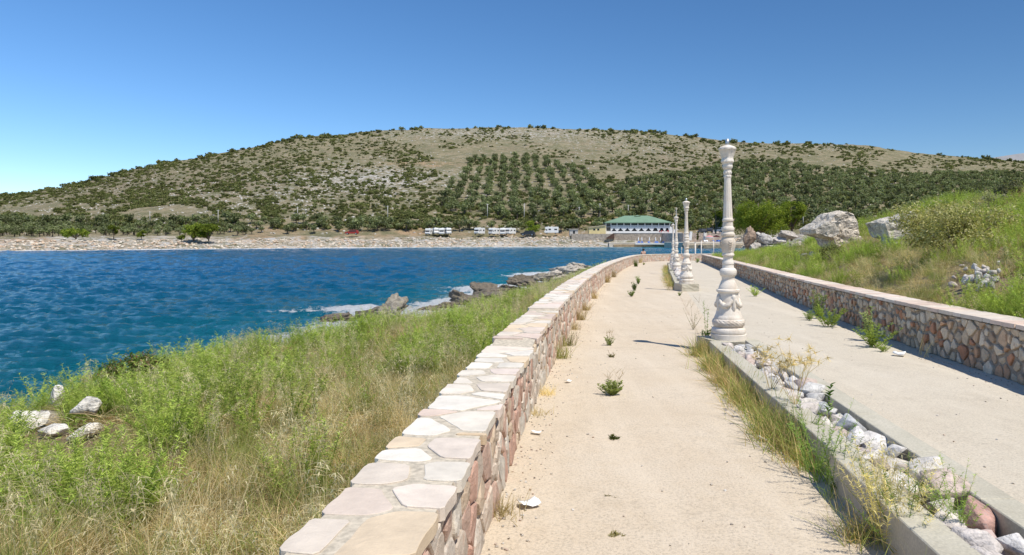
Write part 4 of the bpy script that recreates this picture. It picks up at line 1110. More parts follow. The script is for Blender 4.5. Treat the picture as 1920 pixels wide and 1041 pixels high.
def grove(poly, sx, sy, x0, x1, y0, y1, jit, keep, tag_, rot=0.0):
    gx, gy = np.meshgrid(np.arange(x0, x1, sx), np.arange(y0, y1, sy)); gx = gx.ravel() + rng.normal(0, jit, gx.size); gy = gy.ravel() + rng.normal(0, jit, gx.size)
    gx = gx + rot * (gy - y0)
    z = hz(gx, gy); px = CX + F * gx / gy; py = HY - (z - EYE) / gy * F
    k = inside(px, py, poly) & (rng.random(len(gx)) < keep) & (px > -120) & (px < 2050)
    gi, gj = np.meshgrid(np.arange(len(np.arange(x0, x1, sx))), np.arange(len(np.arange(y0, y1, sy)))); gi, gj = gi.ravel(), gj.ravel()
    sites.extend((a, b, c, d, tag_, int(i_), int(j_)) for a, b, c, d, i_, j_ in zip(gx[k], gy[k], z[k], px[k], gi[k], gj[k]))
grove(G1, 8.0, 6.8, -70, 90, 312, 560, 1.15, .88, 1)
grove(G2, 7.2, 7.4, 30, 560, 312, 640, 1.6, .88, 2)
grove(G3, 5.0, 5.4, -330, 20, 215, 372, 1.5, .93, 3)
for px_, py_ in [(662, 433), (672, 431), (708, 430), (722, 428), (762, 430), (806, 433), (842, 433), (862, 430), (880, 428), (893, 428), (922, 428), (958, 434), (966, 433), (1052, 432), (1075, 428), (1085, 427), (1120, 428), (1128, 425), (1000, 408), (1010, 418)]:
    hx, hy, hz_ = hill_at(px_, py_ + 4); sites.append((float(hx), float(hy), float(hz_), px_, 4, 0, 0))
sites.sort(key=lambda t: (t[1] if t[4] in (1, 4) else t[1] + (75 if t[4] == 3 else 70)) + (0 if 0 <= t[3] <= 1920 else 1e4))
OLAB = {1: ("grey-green olive tree standing in the rows of the hillside grove", "olive trees in rows on the hillside"), 2: ("olive tree in the crowded grove above the green-roofed building and pines", "olive trees in the crowded grove"),
        3: ("olive tree in the low dark belt along the far shore", "olive trees in the belt along the far shore"), 4: ("lone olive tree on the reddish ground near the parked campers", "lone olive trees near the campers")}
ORD = ["first", "second", "third", "fourth", "fifth", "sixth", "seventh", "eighth", "ninth", "tenth", "eleventh", "twelfth", "thirteenth", "fourteenth", "fifteenth", "sixteenth", "seventeenth", "eighteenth", "nineteenth", "twentieth", "twenty-first", "twenty-second", "twenty-third", "twenty-fourth", "twenty-fifth", "twenty-sixth"]
near300 = sites[:300]
c1 = sorted({s[5] for s in near300 if s[4] == 1}); r1 = sorted({s[6] for s in near300 if s[4] == 1}); lone = sorted(s[3] for s in near300 if s[4] == 4); r3 = sorted({s[6] for s in near300 if s[4] == 3})
c2 = sorted({s[5] for s in near300 if s[4] == 2}); r2 = sorted({s[6] for s in near300 if s[4] == 2})
c3 = sorted({s[5] for s in near300 if s[4] == 3})
def ordn(q): return ORD[q] if q < len(ORD) else f"{q + 1}" + {1: 'st', 2: 'nd', 3: 'rd'}.get((q + 1) % 10, 'th')
def olive_label(s):
    if s[4] == 1: return f"olive tree in the hillside grove, {ORD[r1.index(s[6])]} row up, {ORD[c1.index(s[5])]} line from the sea side"
    if s[4] == 4: return f"lone olive tree near the campers, {ORD[lone.index(s[3])]} counting from the red pickup's side"
    if s[4] == 3:
        return f"olive tree of the far-shore belt, {ordn(r3.index(s[6]))} row back, {ordn(c3.index(s[5]))} line from the open sea"
    return f"olive tree of the crowded grove, {ordn(r2.index(s[6]))} row up, {ordn(c2.index(s[5]))} line from the restaurant side"
for k, st_ in enumerate(near300):
    a, b, c, p_, tg = st_[:5]
    cr, tr = OLM[k % 6]; grp = OLAB[tg][1]; lab = olive_label(st_)
    t = thing("olive_tree", lab, "tree", (a, b, c), rng.uniform(0, 6.28), grp); s = rng.uniform(.85, 1.25) * (.85 if tg == 3 else 1.28); t.scale = (s, s, s * rng.uniform(.85, 1.05))
    obj("crown", cr, t); obj("trunk", tr, t)
rest = np.array([s[:3] for s in sites[300:]]); n = len(rest)
scatter("olive_woodland", rest, rng.uniform(0, 6.28, n), np.zeros((n, 2)), rng.uniform(.95, 1.45, n), rng.integers(0, 4, n), OLJ, "stuff", "mass of farther grey-green olive trees covering the lower hillside", "trees")

# scrub and loose rocks on the hill
def scrub_mesh(seed, n=120):
    r = np.random.default_rng(seed)
    return crown(seed, [(r.uniform(-.8, .8), r.uniform(-.8, .8), r.uniform(.2, .9), r.uniform(.5, .9), .8) for _ in range(5)], n, .30, SCR, M['farleaf'], .3)
SCM = [scrub_mesh(800 + k) for k in range(5)]
n = 46000; px = rng.uniform(-150, 2080, n); u = rng.random(n); py = 440 - u * (440 - fRY(px)) ; dn = fbm(px / 70, py / 16, 401) ; dn2 = fbm(px / 22, py / 7, 402)
dens = .20 + .9 * sstep(.46, .60, dn2) * sstep(.38, .55, dn) + 1.1 * sstep(.53, .60, dn)
yr = fRY(px)
dens += .85 * sstep(34, 6, py - yr) * sstep(760, 560, px) + .35 * sstep(22, 4, py - yr) * sstep(600, 900, px) + .55 * blob(px, py, 480, 310, 220, 40) + .45 * blob(px, py, 720, 385, 150, 35) + .5 * blob(px, py, 1260, 275, 130, 25) + .6 * blob(px, py, 1330, 350, 160, 50) + .35 * blob(px, py, 640, 280, 90, 18)
dens -= .75 * blob(px, py, 850, 285, 190, 26) + .5 * blob(px, py, 1050, 268, 220, 22) + .6 * blob(px, py, 120, 398, 240, 18) + .55 * blob(px, py, 1640, 292, 190, 17) + .4 * blob(px, py, 990, 360, 190, 60) + .3 * blob(px, py, 400, 400, 240, 16)
k = rng.random(n) < dens * .9
k &= py < 431
px, py, dn2 = px[k], py[k], dn2[k]; hx, hy, hz_ = hill_at(px, py); n = len(hx)
sc = rng.uniform(.2, 1.0, n) ** 1.5 * 1.4 * (1 + 1.3 * sstep(14, 0, py - fRY(px)) * (rng.random(n) < .4)) * (.75 + .7 * (dn2 - .3))
scatter("hillside_scrub", np.stack([hx, hy, hz_ - .15], 1), rng.uniform(0, 6.28, n), np.zeros((n, 2)), sc * 1.18, rng.integers(0, 5, n), SCM, "stuff", "dark green scrub dotted over the whole hillside", "scrub")
RKM = [rock_mesh(850 + k, (1.6, 1.3, .9), 2, 9, .15, M['rock'], (0.66, 0.62, 0.56)) for k in range(4)]
n = 24000; px = rng.uniform(-100, 2050, n); u = rng.random(n); py = 440 - u * (440 - fRY(px)); dn = fbm(px / 30, py / 8, 404)
w = .18 + .9 * blob(px, py, 700, 335, 170, 24) + .8 * blob(px, py, 950, 250, 300, 14) + .4 * blob(px, py, 500, 370, 260, 40) + .8 * blob(px, py, 1540, 272, 100, 10) + .5 * blob(px, py, 1280, 285, 160, 22)
k = rng.random(n) < w * sstep(.38, .6, dn)
hx, hy, hz_ = hill_at(px[k], py[k]); n = k.sum()
scatter("hillside_rocks", np.stack([hx, hy, hz_], 1), rng.uniform(0, 6.28, n), np.zeros((n, 2)), rng.uniform(.35, 1.1, n), rng.integers(0, 4, n), RKM, "stuff", "pale limestone outcrops scattered over the hillside", "rocks")
n = 4200; px = rng.uniform(-250, 1420, n); ds_ = fDS(px); D_ = ds_ + rng.uniform(-.5, 1, n) ** 1 * np.minimum(16, .7 * (fDB(px) - ds_)); X_ = (px - CX) / F * D_
RKS = [rock_mesh(870 + k, (2.2, 1.6, 1.1), 2, 9, .18, M['rock'], c) for k, c in enumerate([(0.78, 0.67, 0.53), (0.80, 0.71, 0.58), (0.66, 0.54, 0.41), (0.72, 0.53, 0.37)])]
k = ~((px > 1128) & (px < 1325))
scatter("shore_rock_rubble", np.stack([X_, D_, hz(X_, D_) + .1], 1)[k], rng.uniform(0, 6.28, k.sum()), rng.normal(0, .2, (k.sum(), 2)), rng.uniform(.2, .72, k.sum()), rng.integers(0, 4, k.sum()), RKS, "stuff", "cream rock ledges along the far shoreline", "rocks")
# ================================================================== far shore: poles, pines, vehicles, buildings
POLES = [(23, 407, 420), (80, 402, 418), (132, 402, 417), (193, 401, 418), (281, 397, 417), (409, 394, 421), (558, 389, 413), (727, 386, 416), (914, 383, 410), (983, 383, 413), (1125, 382, 410), (1086, 388, 406), (1178, 384, 406), (1268, 390, 412), (1506, 402, 424), (1548, 390, 404)]
poles_sorted = sorted(POLES)
for k, (px_, yt, yb) in enumerate(poles_sorted):
    hx, hy, z0 = (float(v) for v in hill_at(px_, yb)); h = (yb - yt) / F * hy
    r_ = thing("utility_pole", f"pale concrete utility pole on the far slope, {ORD[k]} counting from the open-sea end", "utility pole", (hx, hy, z0), 0, "utility poles along the far shore")
    obj("mast", MB().cyl((0, 0, -.5), (0, 0, h), .19, .12, 8).mesh("mast", M['pole'], True), r_)
    obj("crossarm", MB().box(-.7, .7, -.06, .06, h - .45, h - .3).mesh("crossarm", M['pole']), r_)

def pine(label, base, h, w, seed, n, leaf, low=.25, group=None, flat=.75, nl=13, lr=(.13, .22)):
    r = np.random.default_rng(seed); t = thing("pine_tree", label, "tree", base, 0, group)
    lobes = []
    for k in range(nl):
        a = r.uniform(0, 6.28); q = math.sqrt(r.random()) * w * .40; z = h * (low + (1 - low) * r.uniform(.18, .86)); z = min(z, h * (1 - .35 * (q / (w * .5)) ** 2) - w * .07)
        lobes.append((q * math.cos(a), q * math.sin(a), z, w * r.uniform(*lr), flat))
    obj("crown", crown(seed, lobes, n, leaf, PIN, M['leaf'], .4, .3, .2), t)
    mb = MB(); mb.tube([(0, 0, -.5), (.1, 0, h * .25), (-.1, .1, h * .55), (0, 0, h * .85)], [w * .035, w * .028, w * .02, w * .006], 8)
    for l in lobes[:7]: mb.tube([(0, 0, h * low * .9), (l[0] * .6, l[1] * .6, l[2] * .8), l[:3]], [w * .018, w * .012, w * .004], 5)
    obj("trunk", mb.mesh("trunk", M['bark'], True), t); return t
def pine_px(label, px_, ytop, ybase, wpx, D, seed, n=700, leaf=.38, **kw):
    b = at(px_, ybase, D); return pine(label, b, (ybase - ytop) / F * D, wpx / F * D, seed, n, leaf, **kw)
pine_px("wide umbrella-shaped pine at the far shore, the darker of the touching pair", 363, 417, 450, 42, 250, 21, 1500, .5, low=.02, nl=18)
pine_px("bright umbrella-shaped pine at the far shore touching the wide one", 391, 418, 450, 40, 250, 22, 1500, .5, low=.02, nl=18)
pine_px("low spreading bright pine at the far shore beside reddish soil", 142, 429, 449, 46, 236, 23, 800, .5, low=.15)
pine_px("small upright bright pine in the far shore olive belt", 213, 421, 445, 22, 245, 24, 500, .45, low=.15)
pine_px("tiny rounded pine beside the far shore track", 265, 432, 446, 19, 250, 25, 400, .4, low=.1)
pine_px("low rounded pine bush next to the umbrella pines", 340, 440, 450, 16, 248, 26, 300, .4, low=.05)
pine_px("bright green pine shading the dark van by the campers", 996, 411, 440, 32, 302, 27, 800, .5, low=.1)
pine_px("round dark pine behind the beach parking", 1342, 393, 436, 40, 240, 28, 900, .55, low=.05)
pine_px("big bushy yellow-green pine behind the tall lamp column", 1422, 368, 452, 104, 100, 29, 12000, .17, low=-.02, nl=64, lr=(.08, .17))
pine_px("bushy pine right beside the big yellow-green one, shaded below", 1484, 373, 446, 58, 108, 30, 6000, .18, low=.22, nl=34, lr=(.1, .18))

def motorhome(label, px_, yb, rz, s=1.0, awn=None, group="campers parked above the far shore", body='white'):
    D = 303.0; b = at(px_, yb, D); t = thing("motorhome", label, "camper", b, rz, group); t.scale = (s, s, s)
    prof = [(-3.1, .45), (2.2, .45), (2.95, .5), (3.1, 1.15), (2.75, 1.35), (2.35, 2.0), (2.75, 2.15), (2.7, 2.8), (2.3, 3.0), (-3.0, 3.0), (-3.15, 2.8)]
    bd = obj("body", MB().prism(prof, -1.1, 1.1).mesh("body", M[body], bevel=.04), t)
    obj("windscreen", MB().add([(2.76, -.95, 1.37), (2.76, .95, 1.37), (2.40, .95, 1.97), (2.40, -.95, 1.97), (2.70, -.95, 1.33), (2.70, .95, 1.33), (2.34, .95, 1.97), (2.34, -.95, 1.97)], [(0, 1, 2, 3), (4, 7, 6, 5), (0, 4, 5, 1), (3, 2, 6, 7), (1, 5, 6, 2), (0, 3, 7, 4)]).mesh("windscreen", M['dark']), t)
    for sy in (-1, 1):
        for x0, x1, z0, z1 in ((-2.5, -1.3, 1.6, 2.2), (.2, 1.2, 1.6, 2.2), (1.75, 2.35, 1.4, 1.95)):
            obj("window", MB().box(x0, x1, sy * 1.1 - .03, sy * 1.1 + .03, z0, z1).mesh("window", M['dark']), t)
        for x0 in (-1.9, 2.0):
            wh = obj("wheel", MB().cyl((x0, sy * .80, .34), (x0, sy * 1.08, .34), .36, n=14).mesh("wheel", M['rubber'], False), t); obj("rim", MB().cyl((x0, sy * 1.07, .34), (x0, sy * 1.10, .34), .2, n=10).mesh("rim", M['steel']), wh)
    do = obj("door", MB().box(-.75, -.1, -1.135, -1.08, .55, 2.4).mesh("door", M['carsilver']), t); obj("handle", MB().box(-.7, -.6, -1.17, -1.137, 1.3, 1.36).mesh("handle", M['rubber']), do)
    obj("stripe", MB().box(-3.0, 2.2, -1.125, -1.09, .95, 1.15).mesh("stripe", M[awn or 'blue']), t)
    obj("roof_vent", MB().box(-.6, .1, -.35, .35, 2.99, 3.16).mesh("roof_vent", M['white'], bevel=.02), t)
    return t
motorhome("white camper with green stripe at the left end of the tight camper cluster", 805.5, 441, R(255), .95, 'roof')
motorhome("white camper wedged second in the tight camper cluster", 817, 439.5, R(284), .92, 'roof')
motorhome("white camper third in the tight camper cluster, tallest of it", 829.5, 441, R(268), 1.0)
motorhome("white camper at the open-ground end of the tight camper cluster", 839, 440, R(290), .95)
motorhome("white camper standing alone between two olive trees", 899, 440, R(243), .98)
motorhome("white camper parked just before the blue-fronted pair", 926, 440.5, R(240), .98)
motorhome("white camper with blue awning front next to another camper", 944, 441, R(262), 1.02)
motorhome("white camper tucked behind the blue-fronted one", 957, 440, R(238), .95)
motorhome("cream caravan parked broadside near the yellow building", 1033.5, 438.5, R(180), 1.0, 'roof')
def car(label, px_, yb, D, rz, mat, s=1.0, cat="car", name="parked_car"):
    b = at(px_, yb, D); t = thing(name, label, cat, b, rz, "cars by the far shore"); t.scale = (s, s, s)
    obj("body", MB().prism([(-2.1, .3), (2.1, .3), (2.15, .75), (1.2, .92), (.55, 1.45), (-1.5, 1.45), (-2.05, .95)], -.85, .85).mesh("body", mat, bevel=.06), t)
    for sy in (-1, 1):
        obj("side_window", MB().prism([(-1.45, .95), (.95, .95), (.48, 1.36), (-1.35, 1.36)], sy * .86 - .02, sy * .86 + .02).mesh("side_window", M['dark']), t)
        for x0 in (-1.3, 1.35): obj("rim", MB().cyl((x0, sy * .88, .3), (x0, sy * .91, .3), .18, n=10).mesh("rim", M['steel']), obj("wheel", MB().cyl((x0, sy * .66, .3), (x0, sy * .89, .3), .32, n=14).mesh("wheel", M['rubber']), t))
    obj("windscreen", MB().add([(1.22, -.75, .93), (1.22, .75, .93), (.60, .75, 1.44), (.60, -.75, 1.44), (1.16, -.75, .90), (1.16, .75, .90), (.54, .75, 1.41), (.54, -.75, 1.41)], [(0, 1, 2, 3), (4, 7, 6, 5), (0, 4, 5, 1), (3, 2, 6, 7), (1, 5, 6, 2), (0, 3, 7, 4)]).mesh("windscreen", M['dark']), t)
    return t
car("red pickup parked on the bare ground by the far track", 660, 440, 296, R(185), M['carred'], 1.35)
car("dark van parked in the shade of the bright green pine", 990, 442, 300, R(170), M['cardark'], 1.5)
car("dark car parked above the beach beside white pillars", 1316, 437, 262, R(95), M['cardark'], 1.1)
car("dark car parked behind the striped parasol", 1330, 436, 262, R(80), M['cardark'], 1.2)
car("silver car with bluish windscreen parked behind the tall lamp column", 1351, 436, 255, R(110), M['carsilver'], 1.3)
mk = at(648, 418, 330); o = obj("marker_stone", MB().cyl((0, 0, -1), (0, 0, 1.7), .45, .4, 10).mesh("marker_stone", M['white'], bevel=.05), None, (mk.x, mk.y, mk.z)); link_props(o, "small white roadside pillar above the reddish far shore", "pillar")

# beach restaurant with the green hipped roof
DR = 298.0; U = DR / F
def bx(px_): return (px_ - 1196) * U
def bz(row): return (HY - row) * U + EYE
rest_loc = Vector(((1196 - CX) * U, DR, 0.0))
t = thing("beach_restaurant", "long white beach restaurant with green hipped roof and open gallery", "building", rest_loc, R(-4))
x0, x1 = bx(1136), bx(1256)
rf = [(x0 - .5, -1.2, bz(417)), (x1 + .5, -1.2, bz(417)), (x1 + .5, 15, bz(417)), (x0 - .5, 15, bz(417)), (bx(1174), 6.5, bz(403.6)), (bx(1219), 6.5, bz(403.6))]
obj("roof", MB().add(rf + [(a, b, c - .35) for a, b, c in rf[:4]], [(0, 1, 5, 4), (1, 2, 5), (2, 3, 4, 5), (3, 0, 4), (0, 6, 7, 1), (1, 7, 8, 2), (2, 8, 9, 3), (3, 9, 6, 0), (6, 9, 8, 7)]).mesh("roof", M['roof']), t)
obj("roof_lantern", MB().add([(bx(1192), 5.2, bz(404.5)), (bx(1204), 5.2, bz(404.5)), (bx(1204), 7.8, bz(404.5)), (bx(1192), 7.8, bz(404.5)), (bx(1198), 6.5, bz(402.2))], [(0, 1, 4), (1, 2, 4), (2, 3, 4), (3, 0, 4), (3, 2, 1, 0)]).mesh("roof_lantern", M['roof']), t)
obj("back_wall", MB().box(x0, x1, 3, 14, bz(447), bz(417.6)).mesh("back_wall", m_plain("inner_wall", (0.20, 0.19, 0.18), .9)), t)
obj("upper_floor", MB().box(x0, x1, -.3, 3, bz(426), bz(425.2)).mesh("upper_floor", M['white']), t)
obj("base_band", MB().box(x0, x1, -.35, 3, bz(440), bz(433.6)).mesh("base_band", M['white']), t)
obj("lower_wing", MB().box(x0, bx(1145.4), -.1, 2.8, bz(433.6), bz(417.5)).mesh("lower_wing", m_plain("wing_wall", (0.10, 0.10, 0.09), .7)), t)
post = [1136.6, 1145.9, 1157.2, 1170, 1182.7, 1196, 1209, 1222, 1234.5, 1245.3, 1255]
for p_ in post: obj("post", MB().box(bx(p_) - .16, bx(p_) + .16, -.32, 0, bz(433.5), bz(417.8)).mesh("post", M['white']), t)
for k in range(1, len(post) - 1):
    a, b = bx(post[k]) + .17, bx(post[k + 1]) - .17; c = (a + b) / 2; w = b - a
    obj("railing", MB().box(a, b, -.25, -.15, bz(425.1), bz(422.4) - .0).mesh("railing", m_plain("railing_paint", (0.55, 0.55, 0.53), .6)), t)
    obj("gallery_shade_panel", MB().box(a, b, 1.2, 1.3, bz(425.1), bz(418)).mesh("gallery_shade_panel", M['dark']), t)  # dark panel, its colour stands in for shade in the gallery recess
    zb_, zt_ = bz(433.4), bz(426.1); m = .5 if k > 6 else .08
    arch = MB()                                         # white spandrel with a pointed opening
    for s_ in (-1, 1):
        poly = [(c + s_ * w / 2, zb_), (c + s_ * w / 2, zt_), (c, zt_), (c, zt_ - .35), (c + s_ * w * m * .42, zt_ - .4), (c + s_ * w * .46, zb_)]
        arch.prism(poly if s_ > 0 else poly[::-1], -.28, -.08)
    obj("arch", arch.mesh("arch", M['white']), t)
    obj("arcade_shade_panel", MB().box(a, b, .9, 1.0, bz(433.5), bz(426.1)).mesh("arcade_shade_panel", M['dark']), t)  # no glass here: shade inside the open arches, put in as a dark panel
obj("stair", MB().prism([(x1 - .2, bz(437)), (x1 + 3.2, bz(437)), (x1 + 2.6, bz(433.5)), (x1 - .2, bz(424))], -.2, 1.6).mesh("stair", M['white']), t)
t2 = thing("annex", "pale yellow shed with sloping roof beside the green-roofed restaurant", "building", ((1119.5 - CX) * U, DR - 1, 0), R(-4))
ax = lambda p: (p - 1119.5) * U
obj("wall", MB().prism([(ax(1104), bz(441)), (ax(1135.2), bz(441)), (ax(1135.2), bz(422.6)), (ax(1104), bz(427))], 0, 7).mesh("wall", M['yellow']), t2)
obj("roof", MB().prism([(ax(1103), bz(427.3)), (ax(1135.2), bz(422.7)), (ax(1135.2), bz(421.8)), (ax(1103), bz(426.4))], -.4, 7.4).mesh("roof", M['platform']), t2)
for p_ in (1113.8, 1121.3): obj("window", MB().box(ax(p_) - .45, ax(p_) + .45, -.05, .05, bz(432.3), bz(428.7)).mesh("window", M['dark']), t2)
# small ruin left of the annex and the terrace the restaurant stands on
t3 = thing("garden_hut", "small grey hut half hidden under an olive tree left of the yellow shed", "building", at(1076, 440, 301), 0)
obj("wall", MB().box(-1.8, 1.8, 0, 3, -.5, 2.3).mesh("wall", M['pole']), t3); obj("roof", MB().box(-2.2, 2.2, -.4, 3.4, 2.302, 2.5).mesh("roof", M['platform']), t3); obj("door", MB().box(-.4, .5, -.05, -.005, -.3, 1.7).mesh("door", M['dark']), t3)
rubw = m_tinted("terrace_masonry", .95, .55, 1.2, 1.0, .15, spots=(0.25, 0.2, 0.16), speck=6)
tw = thing("terrace_wall", "long rubble retaining wall below the green-roofed restaurant", "wall", ((1196 - CX) * U, DR - 5, 0), R(-4))
obj("facing", MB().box(bx(1148), bx(1272), 0, 12, -2, bz(437.4)).mesh("facing", rubw, tint=(0.44, 0.36, 0.28)), tw)
obj("coping", MB().box(bx(1147.5), bx(1272.5), -.15, .6, bz(437.4) + .003, bz(436.6)).mesh("coping", M['white']), tw)
obj("stair_flank", MB().prism([(bx(1132), bz(447.5)), (bx(1148.5), bz(447.5)), (bx(1148.5), bz(438)), (bx(1147), bz(438))], -1.2, -.2).mesh("stair_flank", m_plain("dark_timber", (0.09, 0.05, 0.035), .9)), tw)
tw2 = thing("garden_wall", "rubble retaining wall below the yellow shed", "wall", ((1196 - CX) * U, DR - 5.5, 0), R(-4))
obj("facing", MB().box(bx(1070), bx(1146), .6, 8, -2, bz(438.6)).mesh("facing", rubw, tint=(0.47, 0.40, 0.32)), tw2)
tw3 = thing("car_park_wall", "pinkish retaining wall under the beach car park", "wall", ((1310 - CX) / F * 268, 268, 0), R(6))
w3 = lambda p: (p - 1310) / F * 268
obj("facing", MB().box(w3(1280), w3(1372), 0, 30, -2, EYE + 7.6 / F * 268).mesh("facing", rubw, tint=(0.50, 0.41, 0.34)), tw3)
obj("parapet", MB().box(w3(1338), w3(1372), -.1, .5, EYE + 7.6 / F * 268 + .003, EYE + 12.5 / F * 268).mesh("parapet", m_plain("parapet_render", (0.6, 0.5, 0.44), .9)), tw3)
for p_, lab in ((1294, "white sloping buttress pillar, nearer the restaurant end of the car park wall"), (1321, "white sloping buttress pillar beside the striped parasol")):
    o = obj("buttress", MB().prism([(-.65, 0), (.45, 0), (.75, 3.4), (-.1, 3.4)], -.5, .4).mesh("buttress", M['white'], bevel=.03), None, (((p_ - CX) / F * 266), 266, EYE - 6 / F * 266)); link_props(o, lab, "pillar")
cb = at(1308, 451, 265); t = thing("climbing_plant", "narrow green climbing plant on the car park wall", "plant", cb)
obj("foliage", crown(77, [(0, 0, .6, .5), (.1, 0, 1.4, .55), (0, 0, 2.2, .5), (.1, 0, 2.9, .4)], 300, .2, PIN, M['leaf'], .3), t); obj("stem", MB().tube([(0, 0, -.3), (.05, 0, 1.5), (0, 0, 3)], .05).mesh("stem", M['bark']), t)
# swimming platform
pf = thing("swimming_platform", "concrete bathing platform on rock at the water below the restaurant", "platform", ((1216 - CX) / F * 287, 287, 0), R(-4))
p_x = lambda p: (p - 1216) / F * 287
pt_ = EYE - 11.5 / F * 287
obj("deck", MB().box(p_x(1190), p_x(1300), -3.2, 5.5, pt_ - .45, pt_).mesh("deck", m_plain("deck_paint", (0.70, 0.68, 0.63), .8)), pf)
obj("left_ledge", MB().box(p_x(1142), p_x(1192), -1.5, 5.5, SEA - 1, pt_ + .35).mesh("left_ledge", M['platform'], bevel=.1), pf)
obj("rock_foot", MB().box(p_x(1150), p_x(1303), -2.6, 5, SEA - 1, pt_ - .452).mesh("rock_foot", rubw, tint=(0.34, 0.25, 0.14), bevel=.2), pf)
pf2 = thing("beach_terrace", "low rocky beach terrace with loungers below the car park wall", "terrace", ((1330 - CX) / F * 250, 250, 0), R(8))
p2 = lambda p: (p - 1330) / F * 250
obj("deck", MB().box(p2(1284), p2(1400), 0, 22, SEA - .6, EYE - 9.5 / F * 250).mesh("deck", M['platform'], bevel=.15), pf2)
obj("rock_foot", MB().box(p2(1282), p2(1402), -1.2, 3, SEA - 1, EYE - 13 / F * 250).mesh("rock_foot", rubw, tint=(0.36, 0.30, 0.21), bevel=.3), pf2)

def parasol(label, loc, mat, opened=False, h=2.6, stripes=None):
    t = thing("parasol", label, "parasol", loc, 0, "parasols by the water")
    obj("pole", MB().cyl((0, 0, 0), (0, 0, h), .05, n=8).mesh("pole", M['white'], True), t)
    if opened:
        V, Fc = lathe([(h - .65, 1.55), (h - .60, 1.5), (h - .25, .8), (h, .05)], 12)
        obj("canopy", to_mesh("canopy", V, Fc, mat), t)
        if stripes: obj("valance", to_mesh("valance", *lathe([(h - .95, 1.5), (h - .66, 1.56)], 12), stripes), t)
    else:
        obj("canopy", to_mesh("canopy", *lathe([(h * .42, .24), (h * .5, .27), (h * .8, .16), (h + .05, .03)], 10), mat, None, True), t)
    return t
deckz = pt_
for k, p_ in enumerate((1197, 1203.4, 1217.7, 1229.3, 1238.4, 1251.4)):
    parasol(f"closed white parasol on the bathing platform, {ORD[k]} from the rock ledge", (((p_ - CX) / F * 288.5), 288.5, deckz + .0), M['white'])
parasol("closed red parasol at the far end of the bathing platform", (((1255.3 - CX) / F * 289.5), 289.5, deckz), M['red'], h=3.0)
dk2 = EYE - 9.5 / F * 250
parasol("open red and white striped parasol on the beach terrace", (((1330 - CX) / F * 255), 255, dk2), m_plain("pink_cloth", (.62, .28, .26), .8), True, 2.6, M['white'])
parasol("open red parasol behind the tall lamp column", (((1343 - CX) / F * 257), 257, dk2), M['red'], True, 2.6)
def lounger(label, loc, rz, mat, grp):
    t = thing("sun_lounger", label, "sun lounger", loc, rz, grp)
    obj("bed", MB().box(-.95, .35, -.32, .32, .26, .34).mesh("bed", mat), t)
    obj("backrest", MB().add([(.36, -.32, .27), (.36, .32, .27), (.95, .32, .75), (.95, -.32, .75), (.36, -.32, .35), (.36, .32, .35), (.9, .32, .82), (.9, -.32, .82)], [(0, 3, 2, 1), (4, 5, 6, 7), (0, 1, 5, 4), (2, 3, 7, 6), (1, 2, 6, 5), (0, 4, 7, 3)]).mesh("backrest", mat), t)
    for a in (-.8, .5):
        for b in (-.27, .27): obj("leg", MB().box(a - .03, a + .03, b - .03, b + .03, 0, .258).mesh("leg", M['white']), t)
    return t
for k, (p_, yy) in enumerate(((1196, 287), (1199, 285.5), (1205, 287), (1203, 285.3), (1216, 287.2), (1218, 285.5), (1228, 287), (1231.5, 285.5), (1234, 286.5), (1243, 287.4), (1252, 287), (1254, 285.6))):
    lounger(f"blue lounger on the bathing platform, {('back', 'front')[yy < 286]} row, {ORD[k]} from the rock ledge", ((p_ - CX) / F * yy, yy, deckz), R(60 + 20 * (k % 3)), M['blue'], "blue loungers on the bathing platform")
for k, (p_, yy) in enumerate(((1322, 252), (1327, 253), (1340, 252.5), (1345, 253.5), (1349, 252), (1353, 254), (1357, 252.5))):
    lounger(f"{('white', 'blue')[k > 1]} lounger on the beach terrace, {ORD[k]} towards the tall lamp column", ((p_ - CX) / F * yy, yy, dk2), R(80 + 15 * (k % 3)), M['blue'] if k > 1 else M['white'], "loungers on the beach terrace")
for k, p_ in enumerate((1237, 1240, 1246, 1249.5, 1253)):
    tt = thing("terrace_chair", f"red chair at the restaurant terrace edge, {ORD[k]} counting towards the lamp columns", "chair", ((p_ - CX) / F * 294, 294, bz(437) + .12), rng.uniform(0, 6), "red chairs on the restaurant terrace")
    obj("seat", MB().box(-.25, .25, -.25, .25, .42, .48).mesh("seat", M['red']), tt); obj("backrest", MB().box(-.25, .25, .2, .26, .482, .95).mesh("backrest", M['red']), tt)
    for a in (-.2, .2):
        for b in (-.2, .2): obj("leg", MB().box(a - .03, a + .03, b - .03, b + .03, 0, .418).mesh("leg", M['red']), tt)
for (p_, yt, D_, lab) in ((1303.7, 455, 92, "nearest white post past the end of the shaded wall"), (1315, 451.5, 112, "middle white post past the end of the shaded wall"), (1338, 451.5, 140, "farthest white post past the end of the shaded wall")):
    X_ = (p_ - CX) / F * D_; z0 = float(near_h(np.array([X_]), np.array([float(D_)]))[0]); zt = EYE + (HY - yt) / F * D_
    tt = thing("white_post", lab, "post", (X_, D_, z0)); h = zt - z0
    obj("shaft", MB().cyl((0, 0, -.2), (0, 0, h), .10, .085, 10).mesh("shaft", M['lamp'], True), tt); obj("cap", MB().cyl((0, 0, h + .002), (0, 0, h + .06), .12, n=10).mesh("cap", M['lamp']), tt)

